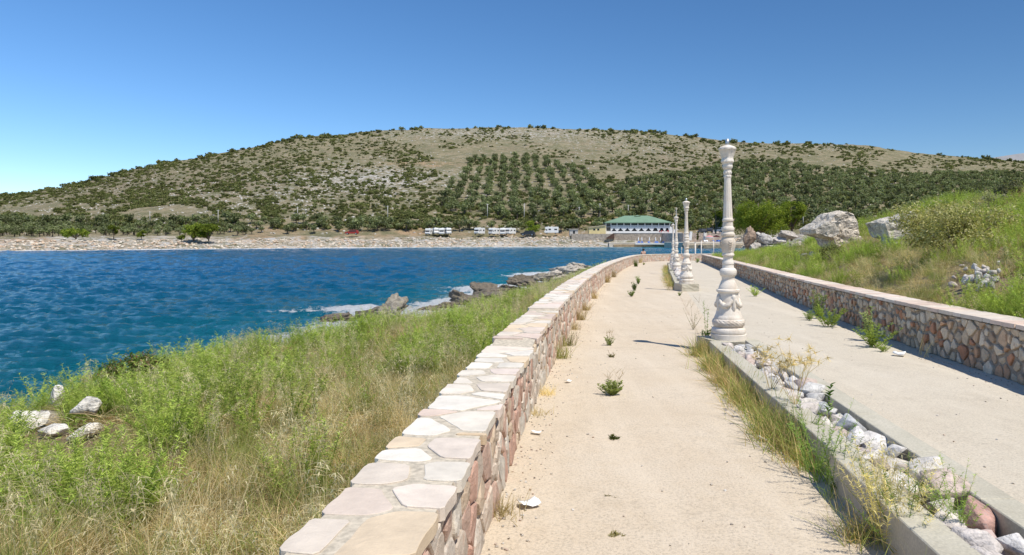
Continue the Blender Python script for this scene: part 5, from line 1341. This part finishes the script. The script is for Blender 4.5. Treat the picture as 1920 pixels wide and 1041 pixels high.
# person sitting on the sea side of the curved wall end
pl = at(1206, 474, 70.5); pz0 = float(near_h(np.array([pl.x]), np.array([70.5]))[0])
me = bpy.data.meshes.new("body")
J = [(0, 0, .42), (0, .02, .62), (0, .04, .86), (0, .04, .98), (0, .02, 1.12), (.2, .04, .9), (.27, -.05, .64), (.2, -.28, .52), (-.2, .04, .9), (-.27, -.05, .64), (-.2, -.28, .52), (.11, -.05, .40), (.14, -.45, .44), (.14, -.47, .03), (.14, -.62, .02), (-.11, -.05, .40), (-.14, -.45, .44), (-.14, -.47, .03), (-.14, -.62, .02)]
me.from_pydata(J, [(0, 1), (1, 2), (2, 3), (3, 4), (2, 5), (5, 6), (6, 7), (2, 8), (8, 9), (9, 10), (0, 11), (11, 12), (12, 13), (13, 14), (0, 15), (15, 16), (16, 17), (17, 18)], [])
pr = thing("person", "bare-shouldered dark-haired person sitting behind the curved end of the sea wall", "person", (pl.x, pl.y, pz0 + .35), R(190))
po = obj("body", me, pr); sk = po.modifiers.new("skin", 'SKIN'); po.modifiers.new("sub", 'SUBSURF').levels = 1; me.materials.append(M['skin'])
rad = [.15, .15, .17, .06, .10, .07, .05, .035, .07, .05, .035, .11, .08, .05, .04, .11, .08, .05, .04]
for v, r_ in zip(me.skin_vertices[0].data, rad): v.radius = (r_, r_)
me.skin_vertices[0].data[0].use_root = True
obj("hair", rock_mesh(5, (.24, .26, .25), 2, 0, .05, M['hair'], flat=False), pr, (0, .05, 1.15))
sr = obj("seat_rock", rock_mesh(6, (.9, .8, .75), 2, 8, .1, M['rock'], (.5, .45, .38)), None, (pl.x, pl.y, pz0 + .38)); link_props(sr, "rock under the person beyond the curved wall end", "rock")

# ================================================================== near shore rocks
SHR = [(640, 604, 33, (2.0, 1.5, .75), "low dark jagged rock at the left foot of the big shore outcrop"), (690, 590, 33, (2.2, 2.0, 1.2), "broad brown shelf of the big shore outcrop"), (728, 583, 33, (2.0, 2.2, 1.7), "tall peaked grey top of the big shore outcrop"),
       (762, 600, 32, (1.6, 1.4, .7), "sloping rock on the near side of the foaming inlet"), (618, 614, 32, (.8, .7, .5), "small wet rock awash at the foot of the outcrop"), (832, 572, 38, (1.9, 1.3, .6), "low dark rock awash beyond the foaming inlet"), (806, 580, 37, (1.4, 1.0, .45), "flat weedy rock beside the foaming inlet"),
       (868, 560, 41, (2.6, 1.8, 1.2), "dark brown blocky rock above the inlet"), (905, 545, 46, (3.4, 2.4, 1.5), "large dark-topped rock in the middle of the shore"), (930, 554, 44, (3.2, 2.2, 1.0), "pale ledge rock in front of the large dark-topped one"), (955, 540, 48, (2.0, 1.6, .8), "low pale rock between two dark ones"),
       (978, 528, 55, (2.6, 2.0, 1.5), "dark rounded rock jutting to the foam"), (1000, 532, 52, (2.8, 2.0, 1.0), "pale creviced ledge behind the dark rounded rock"), (1015, 520, 60, (2.6, 2.0, 1.1), "grey rock near the pale headland"), (1040, 514, 64, (3.4, 2.4, 1.1), "pale flat rock at the root of the headland"), (1066, 503, 71, (5.0, 3.0, 1.4), "cream headland rock at the end of the shore"), (1090, 499, 72, (3.2, 2.6, 1.2), "pinkish rock behind the cream headland")]
for k, (px_, py_, D_, sz, lab) in enumerate(SHR):
    p = at(px_, py_, D_); dark = any(w in lab for w in ("dark", "brown", "wet", "weedy"))
    col = (0.20, 0.165, 0.12) if dark else ((0.34, 0.30, 0.235) if "grey" in lab or "sloping" in lab else (0.55, 0.485, 0.40))
    o = obj("shore_rock", rock_mesh(1000 + k, np.array(sz) * np.array((1.05, 1.05, .95)), 5, 9, .42, M['rock'], col, True), None, (p.x, p.y, max(p.z - .1, SEA + sz[2] * .22))); o.rotation_euler = (rng.uniform(-.15, .15), rng.uniform(-.15, .15), rng.uniform(-.4, .4))
    link_props(o, lab, "rock", "rocks along the near shore")
for k, (px_, py_, D_, sz, lab) in enumerate(BANK_ROCKS):
    Dg = BANK_HIT[k]; f_ = Dg / D_ * 1.02; sz = tuple(v * f_ for v in sz); p = at(px_, py_ + 12, Dg); z0 = p.z
    o = obj("bank_rock", rock_mesh(1100 + k, sz, 3, 8, .2, M['rock'], (0.82, 0.77, 0.68), True), None, (p.x, p.y, z0 + sz[2] * (.45 if k != 1 else 1.1))); link_props(o, lab, "rock")

# ================================================================== landward boulders
def boulder(name, label, parts, root_loc, tint):
    Dg = ground_hit(*root_loc[:2]); fz = Dg / root_loc[2]; root_loc = at(root_loc[0], root_loc[1], Dg); t = thing(name, label, "boulder", root_loc); L0 = np.array(root_loc)
    for pn, seed, pts_px, D_, th, tn in parts:
        D_ *= fz; th *= fz
        bm = bmesh.new(); r = np.random.default_rng(seed)
        for px_, py_ in pts_px:
            for dd, sh in ((-th / 2, .90), (th / 2, .90), (-th * .2, 1.0), (th * .2, 1.0)):
                c_ = np.mean(np.array(pts_px), 0); q = (c_ + (np.array((px_, py_)) - c_) * sh * .93)
                p = at(q[0], q[1], D_); bm.verts.new((p.x - L0[0], p.y + dd - L0[1], p.z - L0[2]))
        res = bmesh.ops.convex_hull(bm, input=bm.verts); bmesh.ops.delete(bm, geom=[g for g in res['geom_interior'] if isinstance(g, bmesh.types.BMVert)], context='VERTS')
        bmesh.ops.triangulate(bm, faces=bm.faces)
        for _ in range(4):
            ed = [e for e in bm.edges if e.calc_length() > .13]
            if not ed: break
            bmesh.ops.subdivide_edges(bm, edges=ed, cuts=1); bmesh.ops.triangulate(bm, faces=bm.faces)
        bm.normal_update()
        for v in bm.verts:
            n1 = mnoise.fractal(v.co * 1.8 + Vector((seed, 0, 0)), .8, 2.2, 5); n2 = abs(mnoise.noise(v.co * Vector((1.2, 1.2, 4.5)) + Vector((0, seed, 0))))
            v.co += v.normal * (n1 * .07 - max(0, .12 - n2) * .35)
        bmesh.ops.recalc_face_normals(bm, faces=bm.faces)
        me = bpy.data.meshes.new(pn); bm.to_mesh(me); bm.free()
        a = me.attributes.new("tint", 'FLOAT_COLOR', 'POINT'); a.data.foreach_set("color", np.tile(np.array([*tn, 1], np.float32), len(me.vertices))); me.materials.append(M['rock'])
        obj(pn, me, t)
    return t
boulder("boulder", "huge pale boulder with a tilted slab overhanging a dark hollow", [("block", 3, [(1528, 420), (1545, 400), (1572, 393), (1588, 398), (1596, 430), (1596, 452), (1572, 462), (1550, 470), (1543, 450)], 25.0, 1.5, (0.76, 0.66, 0.53)), ("slab", 5, [(1508, 430), (1532, 416), (1565, 414), (1560, 440), (1546, 449), (1512, 440)], 24.4, 1.3, (0.68, 0.61, 0.51))], (1550, 474, 25.0), None)
boulder("boulder", "squared grey boulder half under the olive-green shrub", [("block", 8, [(1636, 417), (1650, 411), (1688, 403), (1694, 430), (1690, 442), (1660, 452), (1645, 448)], 22.5, 1.2, (0.66, 0.60, 0.50)), ("broken_top", 9, [(1682, 402), (1700, 395), (1709, 402), (1706, 425), (1698, 434), (1690, 430)], 22.6, .8, (0.64, 0.58, 0.51)), ("foot", 10, [(1664, 446), (1700, 434), (1704, 440), (1680, 460), (1660, 462)], 22.0, .7, (0.50, 0.47, 0.42))], (1670, 460, 22.5), None)
RB = [(1404, 455, 26, (.62, .5, 1.05), (0.40, 0.29, 0.21), "upright brown-stained rock at the end of the rubble"), (1418, 462, 26, (.6, .5, .5), (0.55, 0.5, 0.44), "pale rock leaning on the brown-stained one"), (1436, 448, 27.5, (.75, .6, .5), (0.60, 0.56, 0.50), "pale angular rock below the big pine"), (1452, 463, 26.5, (1.3, .6, .35), (0.58, 0.54, 0.48), "long flat pale rock in the rubble"), (1466, 447, 28, (.8, .6, .4), (0.62, 0.56, 0.5), "rounded whitish rock above the long flat one"),
      (1480, 437, 30, (1.0, .7, .5), (0.55, 0.49, 0.42), "smooth tan rock on the crest of the rubble"), (1497, 460, 26, (.8, .5, .4), (0.50, 0.43, 0.36), "tan rock beside the dark hollow"), (1512, 452, 26.5, (.8, .6, .4), (0.53, 0.46, 0.39), "rock wedged under the overhanging slab"), (1530, 474, 24, (.5, .4, .22), (0.60, 0.57, 0.52), "small white stone below the dark hollow"), (1507, 477, 23.8, (.6, .4, .2), (0.56, 0.52, 0.47), "flat stone at the lower edge of the dark hollow"), (1464, 485, 22.5, (.22, .2, .22), (0.66, 0.63, 0.58), "single white stone in the grass above the shaded wall"), (1612, 448, 24, (.45, .35, .3), (0.64, 0.6, 0.55), "white stone between the two boulders")]
for k, (px_, py_, D_, sz, col, lab) in enumerate(RB):
    Dg = ground_hit(px_, py_ + 6); f_ = Dg / D_; sz = tuple(v * f_ for v in sz); p = at(px_, py_ + 6, Dg)
    o = obj("bank_rock", rock_mesh(1200 + k, sz, 4, 14, .30, M['rock'], np.array(col) * 1.02, True), None, (p.x, p.y + sz[1] * .3, p.z + sz[2] * .22)); o.rotation_euler = (0, rng.uniform(-.2, .2), rng.uniform(-.5, .5)); link_props(o, lab, "rock", "rocks in the rubble on the landward bank")
RP = [chunk_mesh(1300 + k, (.13, .11, .09), M['rubble'], np.array(c) * .82) for k, c in enumerate(RCOL[:5])]
for k in range(46):                                     # heap of broken stones above the wall
    u_ = rng.normal(0, .33); v_ = rng.normal(0, .33); p = at(1838 + u_ * 78, 545 + v_ * 44, ground_hit(1838 + u_ * 78, 545 + v_ * 44)); z0 = p.z; s = rng.uniform(.5, 1.25)
    o = obj("heap_stone", RP[k % 5], None, (p.x, p.y, z0 + .06 + max(0, .22 - abs(u_) * .25))); o.scale = (s, s, s); o.rotation_euler = rng.uniform(0, 6, 3)
    link_props(o, "whitish stone of the little heap in the grass above the shaded wall", "stone", "heap of stones above the shaded wall")

# shrubs
def shrub(label, px_, py_, D_, wpx, hpx, cols, seed, n, leaf, name="shrub", flat=.9, low=0.0):
    D_ = ground_hit(px_, py_, 4, 60)
    p = at(px_, py_, D_); z0 = float(near_h(np.array([p.x]), np.array([D_]))[0]); w = wpx / F * D_; h = hpx / F * D_
    t = thing(name, label, "shrub", (p.x, D_, z0)); r = np.random.default_rng(seed); lobes = []
    for k in range(14):
        a = r.uniform(0, 6.28); q = math.sqrt(r.random()) * w * .38
        lobes.append((q * math.cos(a), q * math.sin(a) * .8, h * r.uniform(.2, .8) * (1 - .4 * (q / (w * .5)) ** 2), w * r.uniform(.12, .2), min(flat, h / w * 1.4)))
    obj("foliage", crown(seed, lobes, n, leaf, cols, M['leaf'], .35, .45), t)
    mb = MB()
    for l in lobes: mb.tube([(0, 0, -.1), (l[0] * .5, l[1] * .5, l[2] * .5), l[:3]], [.022, .015, .005], 5)
    obj("stems", mb.mesh("stems", M['bark']), t); t.children[1].name = "stem_cluster"; return t
shrub("big rounded olive-green shrub behind the squared boulder", 1790, 478, 19.5, 200, 118, [(0.46, 0.43, 0.20), (0.36, 0.36, 0.15), (0.54, 0.50, 0.26), (0.24, 0.24, 0.09)], 61, 11000, .032)
shrub("low grey spiky shrub at the crest of the bank", 1862, 392, 24, 80, 34, [(0.26, 0.26, 0.18), (0.34, 0.33, 0.22)], 62, 2000, .03)
shrub("dark grey-green bush at the top edge of the bank", 1905, 372, 26, 70, 36, [(0.17, 0.18, 0.10), (0.25, 0.25, 0.15)], 63, 2000, .035)
shrub("dark green bramble bush with reddish twigs on the sea bank edge", 262, 752, 10.6, 165, 96, [(0.13, 0.20, 0.045), (0.10, 0.16, 0.035), (0.18, 0.25, 0.06), (0.28, 0.17, 0.09)], 64, 5200, .022, flat=.7)
shrub("reddish dry bramble spilling beside the dark green one", 190, 752, 10.4, 100, 62, [(0.20, 0.14, 0.07), (0.13, 0.15, 0.04), (0.28, 0.20, 0.11)], 65, 2200, .02, flat=.7)
shrub("dark leafy bush under the overhanging boulder", 1565, 490, 21.5, 60, 36, [(0.13, 0.15, 0.05), (0.20, 0.20, 0.08)], 66, 1500, .03)

# ================================================================== weeds on and beside the path
def place_plant(name, label, me, px_, py_, s=1.0, off=0.0, cat="weed", group=None, rz=None, D=None):
    D_ = F * EYE / (py_ - 459.0) if D is None else D                      # on the path plane
    X_ = (px_ - CX) / F * D_
    o = obj(name, me, None, (X_, D_, float(pathz(D_)) + off), rng.uniform(0, 6.28) if rz is None else rz); o.scale = (s, s, s); return link_props(o, label, cat, group)
def leafy(seed, h, stems, leaves, ll, lw, col, spread, twig=0, flop=.75):
    r = np.random.default_rng(seed); P = Plant()
    d = rdir(stems, 1.0, r); d[:, :2] *= r.uniform(.1, spread, (stems, 1)); L = r.uniform(.6, 1.1, stems) * h; dn = d / np.linalg.norm(d, axis=1)[:, None]
    base = np.stack([r.normal(0, .015, stems), r.normal(0, .015, stems), np.full(stems, -.01)], 1)
    P.rib(base, d, L, .007, .02, np.array(col) * .8, .15, 3, .5, r)
    t = r.uniform(.15, 1.0, (stems, leaves)); p = (base[:, None] + dn[:, None] * (L[:, None] * t)[..., None]).reshape(-1, 3); n = stems * leaves
    P.rib(p, rdir(n, flop, r), ll * r.uniform(.6, 1.2, n), lw, .25, col, .3, 3, .45, r)
    if twig:
        d = rdir(twig, 1.3, r); d[:, :2] *= r.uniform(.3, 1.0, (twig, 1)); L = r.uniform(.7, 1.2, twig) * h * 1.7
        P.rib(np.zeros((twig, 3)), d, L, .006, -.1, (0.33, 0.25, 0.17), .2, 4, .4, r)
        e = (d / np.linalg.norm(d, axis=1)[:, None]) * (L * .7)[:, None]; e = np.repeat(e, 4, 0)
        P.rib(e, rdir(len(e), 1.2, r), h * .5, .0035, .1, (0.36, 0.28, 0.19), .2, 3, .4, r)
    return P.mesh("weed")
WG = "weeds growing from the crack along the path"
WC = (0.27, 0.31, 0.11)
place_plant("path_weed", "largest bushy weed with bare forked twigs in the middle of the path", leafy(1, .19, 34, 30, .034, .010, WC, 1.4, 6), 1147, 741, 1.0, 0, "weed", WG)
place_plant("path_weed", "smaller weed with dry twigs just beyond the largest bushy one", leafy(2, .17, 12, 22, .032, .009, WC, .8, 5), 1143, 648, 1.0, 0, "weed", WG)
place_plant("path_weed", "low scrap of weed between the two twiggy weeds", leafy(3, .07, 9, 12, .03, .007, (0.22, 0.2, 0.08), 1.6, 2), 1146, 670, 1.0, 0, "weed", WG)
place_plant("path_weed", "small flat green weed alone on the near path", leafy(4, .045, 12, 14, .026, .007, (0.15, 0.17, 0.05), 2.2), 1151, 823, 1.0, 0, "weed", WG)
place_plant("path_weed", "tiny dry weed nearest the bottom of the path", leafy(5, .035, 9, 10, .022, .006, (0.25, 0.22, 0.1), 2.4), 1156, 1004, 1.0, 0, "weed", WG)
place_plant("path_weed", "tiny speck of dry weed on the near path", leafy(6, .02, 5, 6, .018, .005, (0.2, 0.17, 0.08), 2.4), 1146, 930, 1.0, 0, "weed", WG)
place_plant("path_weed", "nearest leafy weed of the three clustered down the path", leafy(7, .22, 16, 24, .05, .013, (0.17, 0.22, 0.08), 1.1), 1184, 556, 1.0, 0, "weed", WG)
place_plant("path_weed", "middle leafy weed of the three clustered down the path", leafy(8, .30, 16, 26, .05, .014, (0.16, 0.22, 0.07), .9), 1190, 545, 1.0, 0, "weed", WG)
place_plant("path_weed", "farthest leafy weed of the three clustered down the path", leafy(9, .38, 14, 26, .06, .014, (0.17, 0.23, 0.07), .6), 1197, 533, 1.0, 0, "weed", WG)
place_plant("path_weed", "green tussock at the bend of the sea wall far down the path", tuft(10, 160, .75, (0.17, 0.23, 0.06), .012, .5, .4), 1192, 500, 1.0, 0, "weed", WG)
place_plant("path_weed", "low weed next to the tussock at the bend of the path", leafy(11, .2, 12, 20, .06, .014, (0.2, 0.22, 0.08), 1.4), 1207, 497, 1.2, 0, "weed", WG)
place_plant("path_weed", "small weed in front of the second lamp's stone block", leafy(12, .14, 8, 14, .05, .01, (0.18, 0.21, 0.08), .9), 1274, 555, 1.0, 0, "weed", WG)
place_plant("path_weed", "green weed at the far end of the shaded wall", leafy(13, .5, 16, 26, .08, .02, (0.17, 0.23, 0.07), .9), 1307, 493, 1.0, 0, "weed", WG)
RG = "weeds at the foot of the shaded wall"
for k, (px_, py_, s, lab) in enumerate(((1415, 556, 1.0, "small low weed far along the foot of the shaded wall"), (1553, 613, 1.3, "green clump with a taller stem against the shaded wall"), (1637, 652, 1.25, "tall leafy weed with bright skirt against the shaded wall"), (1655, 660, .5, "little sprig beside the tall leafy weed"), (1517, 601, .7, "bright low tuft left of the green clump at the shaded wall"))):
    place_plant("wall_weed", lab, fennel(90 + k, .34, 18, 46, (0.30, 0.38, 0.08), .0065, .055, 1.0), px_, py_, s * 1.15, 0, "weed", RG)
place_plant("wall_weed", "tall dusty green weed rising in front of the shaded wall", leafy(21, .62, 10, 50, .055, .018, (0.25, 0.28, 0.13), .3), 1630, 640, 1.0, 0, "weed", RG)
place_plant("wall_weed", "upright leafy stem behind the green clump at the shaded wall", leafy(22, .66, 10, 50, .06, .018, (0.26, 0.31, 0.12), .38), 1535, 598, 1.0, 0, "weed", RG)
place_plant("wall_weed", "dry straw stalks leaning at the foot of the shaded wall", tuft(23, 14, .55, STRAW, .006, .8, .3), 1735, 668, 1.0, 0, "weed", RG)
# dry tufts along the foot of the sea wall
for k, (px_, py_, h, c, lab) in enumerate(((938, 966, .14, STRAW, "nearest straw tuft at the foot of the sea wall"), (1000, 778, .10, STRAW, "straw wisp at the wall foot before the large bushy tuft"), (1020, 740, .13, STRAW, "pale straw tuft beside a scrap of paper at the wall foot"), (1050, 672, .34, (0.30, 0.27, 0.12), "large bushy olive-brown tuft at the foot of the sea wall"), (1060, 648, .30, (0.33, 0.27, 0.13), "second bushy tuft touching the large one at the wall foot"), (1068, 618, .22, BROWN, "short brown tuft past the bushy pair at the wall foot"),
        (1087, 600, .28, (0.42, 0.31, 0.15), "tan tuft halfway along the foot of the sea wall"), (1100, 582, .25, (0.45, 0.32, 0.17), "reddish-tan tuft beyond the halfway one at the wall foot"), (1122, 560, .3, (0.42, 0.30, 0.17), "brown tuft far along the foot of the sea wall"), (1150, 530, .5, (0.40, 0.29, 0.17), "tall brown tuft near the bend of the sea wall"), (1168, 520, .5, (0.43, 0.32, 0.19), "tall tan tuft at the bend of the sea wall"), (1222, 493, .8, (0.50, 0.42, 0.24), "pale straw tuft under the curved end of the wall"))):
    P = tuft(130 + k, 120, h * 1.35, c, .005 if py_ > 600 else .009, .8, .5, (0.22, 0.24, 0.08) if k in (3, 4) else PALES)
    D_ = F * EYE / (py_ - 459.0); x_ = float(LWX(D_)) + .05 + .10 * h
    o = obj("wall_grass_tuft", P, None, (x_, D_, float(pathz(D_))), rng.uniform(0, 6.28)); link_props(o, lab, "grass", "dry tufts at the foot of the sea wall")

# grass along the planter's path side
n = 950; y = 3.0 + 7.5 * rng.random(n); w = np.where(y > 6.6, 1.0, np.where(y > 4.9, .55, np.where(y < 3.95, .9, .05))) * sstep(.30, .55, fbm(y * 2.2, y * 0 + 3.0, 333, 2)); k = rng.random(n) < w; y = y[k]; n = len(y)
x = PCX(y) - np.where(y < 4.72, .40, .36) - np.abs(rng.normal(0, .055, n))
TP = [tuft(160 + k, 34, .24, (0.33, 0.35, 0.11), .0035, .8, .7, (0.55, 0.42, 0.22)) for k in range(3)] + [tuft(165, 34, .24, (0.58, 0.44, 0.23), .0034, .9, .7, (0.42, 0.29, 0.15)), tuft(166, 30, .26, (0.26, 0.34, 0.09), .0038, .7, .6)]
scatter("planter_grass", *rand_place(n, lambda a, b: pathz(b), x, y, rng.uniform(.45, 1.5, n) * np.where(y > 4.9, 1.25, 1.0), 5), TP, "stuff", "mixed green and straw grass along the side of the near planter", "grass")
n = 110; y = rng.uniform(25, 52, n); x = PCX(y) - .42 - np.abs(rng.normal(0, .12, n))
scatter("far_planter_grass", *rand_place(n, lambda a, b: pathz(b), x, y, rng.uniform(1.0, 1.9, n), 5), TP, "stuff", "green and straw grass along the distant planters", "grass")
def planter_plant(name, label, me, px_, py_, h=.22, s=1.0, rz=None, cat="weed"):
    D_ = F * (EYE - h) / (py_ - 459.0); X_ = (px_ - CX) / F * D_
    o = obj(name, me, None, (X_, D_, float(pathz(D_)) + h), rng.uniform(0, 6.28) if rz is None else rz); o.scale = (s, s, s); return link_props(o, label, cat, "plants growing in and around the near planter")
def thistle(seed, h, n):
    r = np.random.default_rng(seed); P = Plant(); c = (0.66, 0.52, 0.28)
    d = rdir(n, 1.0, r); d[:, :2] *= r.uniform(.15, .75, (n, 1)); L = r.uniform(.65, 1.05, n) * h; dn = d / np.linalg.norm(d, axis=1)[:, None]
    j = r.normal(0, .012, (n, 3)) * np.array([1, 1, 0]); P.rib(j, d, L, .0052, .05, (0.52, 0.40, 0.22), .12, 4, .3, r)
    br = np.repeat(j + dn * (L * .6)[:, None], 2, 0); bd = np.repeat(d, 2, 0) + r.normal(0, .45, (n * 2, 3)); bl = np.repeat(L, 2) * r.uniform(.28, .45, n * 2)
    P.rib(br, bd, bl, .0036, .03, (0.54, 0.42, 0.23), .12, 3, .3, r)
    tip = np.concatenate([j + dn * (L * .97)[:, None], br + bd / np.linalg.norm(bd, axis=1)[:, None] * (bl * .95)[:, None]])
    tip2 = np.repeat(tip, 14, 0); P.rib(tip2, r.normal(size=(len(tip2), 3)) + np.array([0, 0, .25]), r.uniform(.04, .075, len(tip2)), .0055, .05, c, .25, 2, .9, r)
    return P.mesh("thistle")
planter_plant("thistle", "tall dry golden thistle with spiky heads in the planter", thistle(1, .62, 12), 1492, 765, .2)
planter_plant("thistle", "shorter dry thistle leaning towards the lamp column", thistle(2, .48, 9), 1445, 735, .2)
planter_plant("leafy_weed", "single bright green leafy shoot standing above the planter kerb", leafy(31, .30, 1, 34, .05, .016, (0.13, 0.25, 0.04), .12, 0, .9), 1556, 780, .2)
for k, (px_, py_, h, s, c, lab) in enumerate(((1535, 905, .0, 1.0, (0.16, 0.23, 0.06), "large feathery green weed covering the end of the kerb section"), (1500, 850, .0, .85, (0.18, 0.24, 0.07), "feathery green weed before the large one at the kerb step"), (1470, 815, .0, .6, (0.30, 0.27, 0.12), "brownish feathery weed beside the kerb step"), (1575, 930, .0, .8, (0.14, 0.21, 0.05), "thin green weed at the foot of the kerb step"),
        (1700, 1050, .0, .95, (0.17, 0.23, 0.06), "broad green weed at the bottom of the planter kerb"), (1800, 1010, .12, .7, (0.20, 0.27, 0.07), "bright curly green weed at the lowest end of the kerb"), (1650, 1000, .0, .8, (0.30, 0.29, 0.12), "yellowish weed leaning on the near kerb"), (1670, 1030, .0, 1.05, (0.42, 0.36, 0.17), "tall straw-green weed rising over the near kerb"))):
    planter_plant("feathery_weed", lab, fennel(200 + k, .62, 18, 60, np.array(c) * 1.25, .0035, .034, .7), px_, py_, h, s)
for k, (px_, py_, s, lab) in enumerate(((1640, 985, .75, "dry seedhead grass leaning on the near kerb, first from the step"), (1690, 1035, 1.0, "dry seedhead grass by the near kerb, taller and bottom-most"), (1668, 1005, .95, "dry seedhead grass by the near kerb, between two others"), (1740, 960, .5, "thin dry stalks rising between the planter stones"), (1790, 930, .4, "single dry stalk bending over the far kerb"))):
    planter_plant("dry_stalks", lab, oats(220 + k, 16 if k < 3 else 4, .62), px_, py_, .0 if k < 3 else .15, s, cat="grass")
place_plant("lamp_weed", "tall thin green weed left of the tall lamp column", leafy(41, .62, 2, 60, .035, .008, (0.18, 0.25, 0.08), .12), 1322, 628, 1.0, 0, "weed", "weeds by the lamp column")
place_plant("lamp_weed", "dry forked weed left of the tall thin green one", leafy(42, .45, 6, 16, .03, .006, (0.32, 0.30, 0.16), .6, 4), 1300, 618, 1.0, 0, "weed", "weeds by the lamp column")
place_plant("lamp_weed", "dark leafy weed at the lamp column's foot", leafy(43, .26, 6, 26, .05, .016, (0.09, 0.15, 0.04), .5), 1326, 640, 1.0, 0, "weed", "weeds by the lamp column")

# litter and pebbles
def scrap(seed, w, h):
    r = np.random.default_rng(seed); V = []; m = 5
    for a in range(m):
        for b in range(m):
            u, v = a / (m - 1) - .5, b / (m - 1) - .5
            V.append((u * w * (1 + r.normal(0, .06)), v * h * (1 + r.normal(0, .06)), .012 + .35 * w * max(0, abs(u + .2 * v) - .1) + r.uniform(0, .006)))
    i = np.arange(m * m).reshape(m, m); Fc = np.stack([i[:-1, :-1], i[:-1, 1:], i[1:, 1:], i[1:, :-1]], -1).reshape(-1, 4)
    me = to_mesh("paper_scrap", V, Fc, M['paper'], None, True); return me
for k, (px_, py_, w, h, lab) in enumerate(((992, 950, .13, .10, "largest crumpled white paper scrap by the sea wall"), (1006, 815, .09, .05, "small white scrap near the foot of the sea wall"), (1065, 718, .08, .06, "little white scrap on the path past the straw tuft"), (1366, 741, .11, .07, "white scrap beside the planter grass"), (1436, 828, .12, .05, "dirty white scrap at the foot of the planter"), (1686, 668, .16, .12, "flat pale stone flake beside the shaded wall"))):
    o = place_plant("paper_scrap", lab, scrap(k, w, h), px_, py_, 1.0, .004, "litter"); md = o.modifiers.new("solid", 'SOLIDIFY'); md.thickness = .002 if k < 5 else .03
PB = [chunk_mesh(1400 + k, (.03, .025, .018), M['rubble'], c, 9) for k, c in enumerate([(0.5, 0.44, 0.36), (0.62, 0.58, 0.52), (0.38, 0.32, 0.26), (0.55, 0.42, 0.33)])]
n = 1500; y = 3 + 26 * rng.random(n) ** 1.6; side = rng.random(n)
x = np.where(side < .4, LWX(y) + .03 + np.abs(rng.normal(0, .16, n)), np.where(side < .75, RWX(y) - .03 - np.abs(rng.normal(0, .22, n)), LWX(y) + (RWX(y) - LWX(y)) * rng.random(n)))
k = ~((x > PCX(y) - .42) & (x < PCX(y) + .42) & (y < 10.8)); x, y = x[k], y[k]
scatter("path_gravel", np.stack([x, y, pathz(y) + .004], 1), rng.uniform(0, 6.28, len(x)), rng.normal(0, .3, (len(x), 2)), rng.uniform(.2, .85, len(x)), rng.integers(0, 4, len(x)), PB, "stuff", "loose pebbles and grit along the edges of the path", "gravel")
bpy.context.view_layer.update()
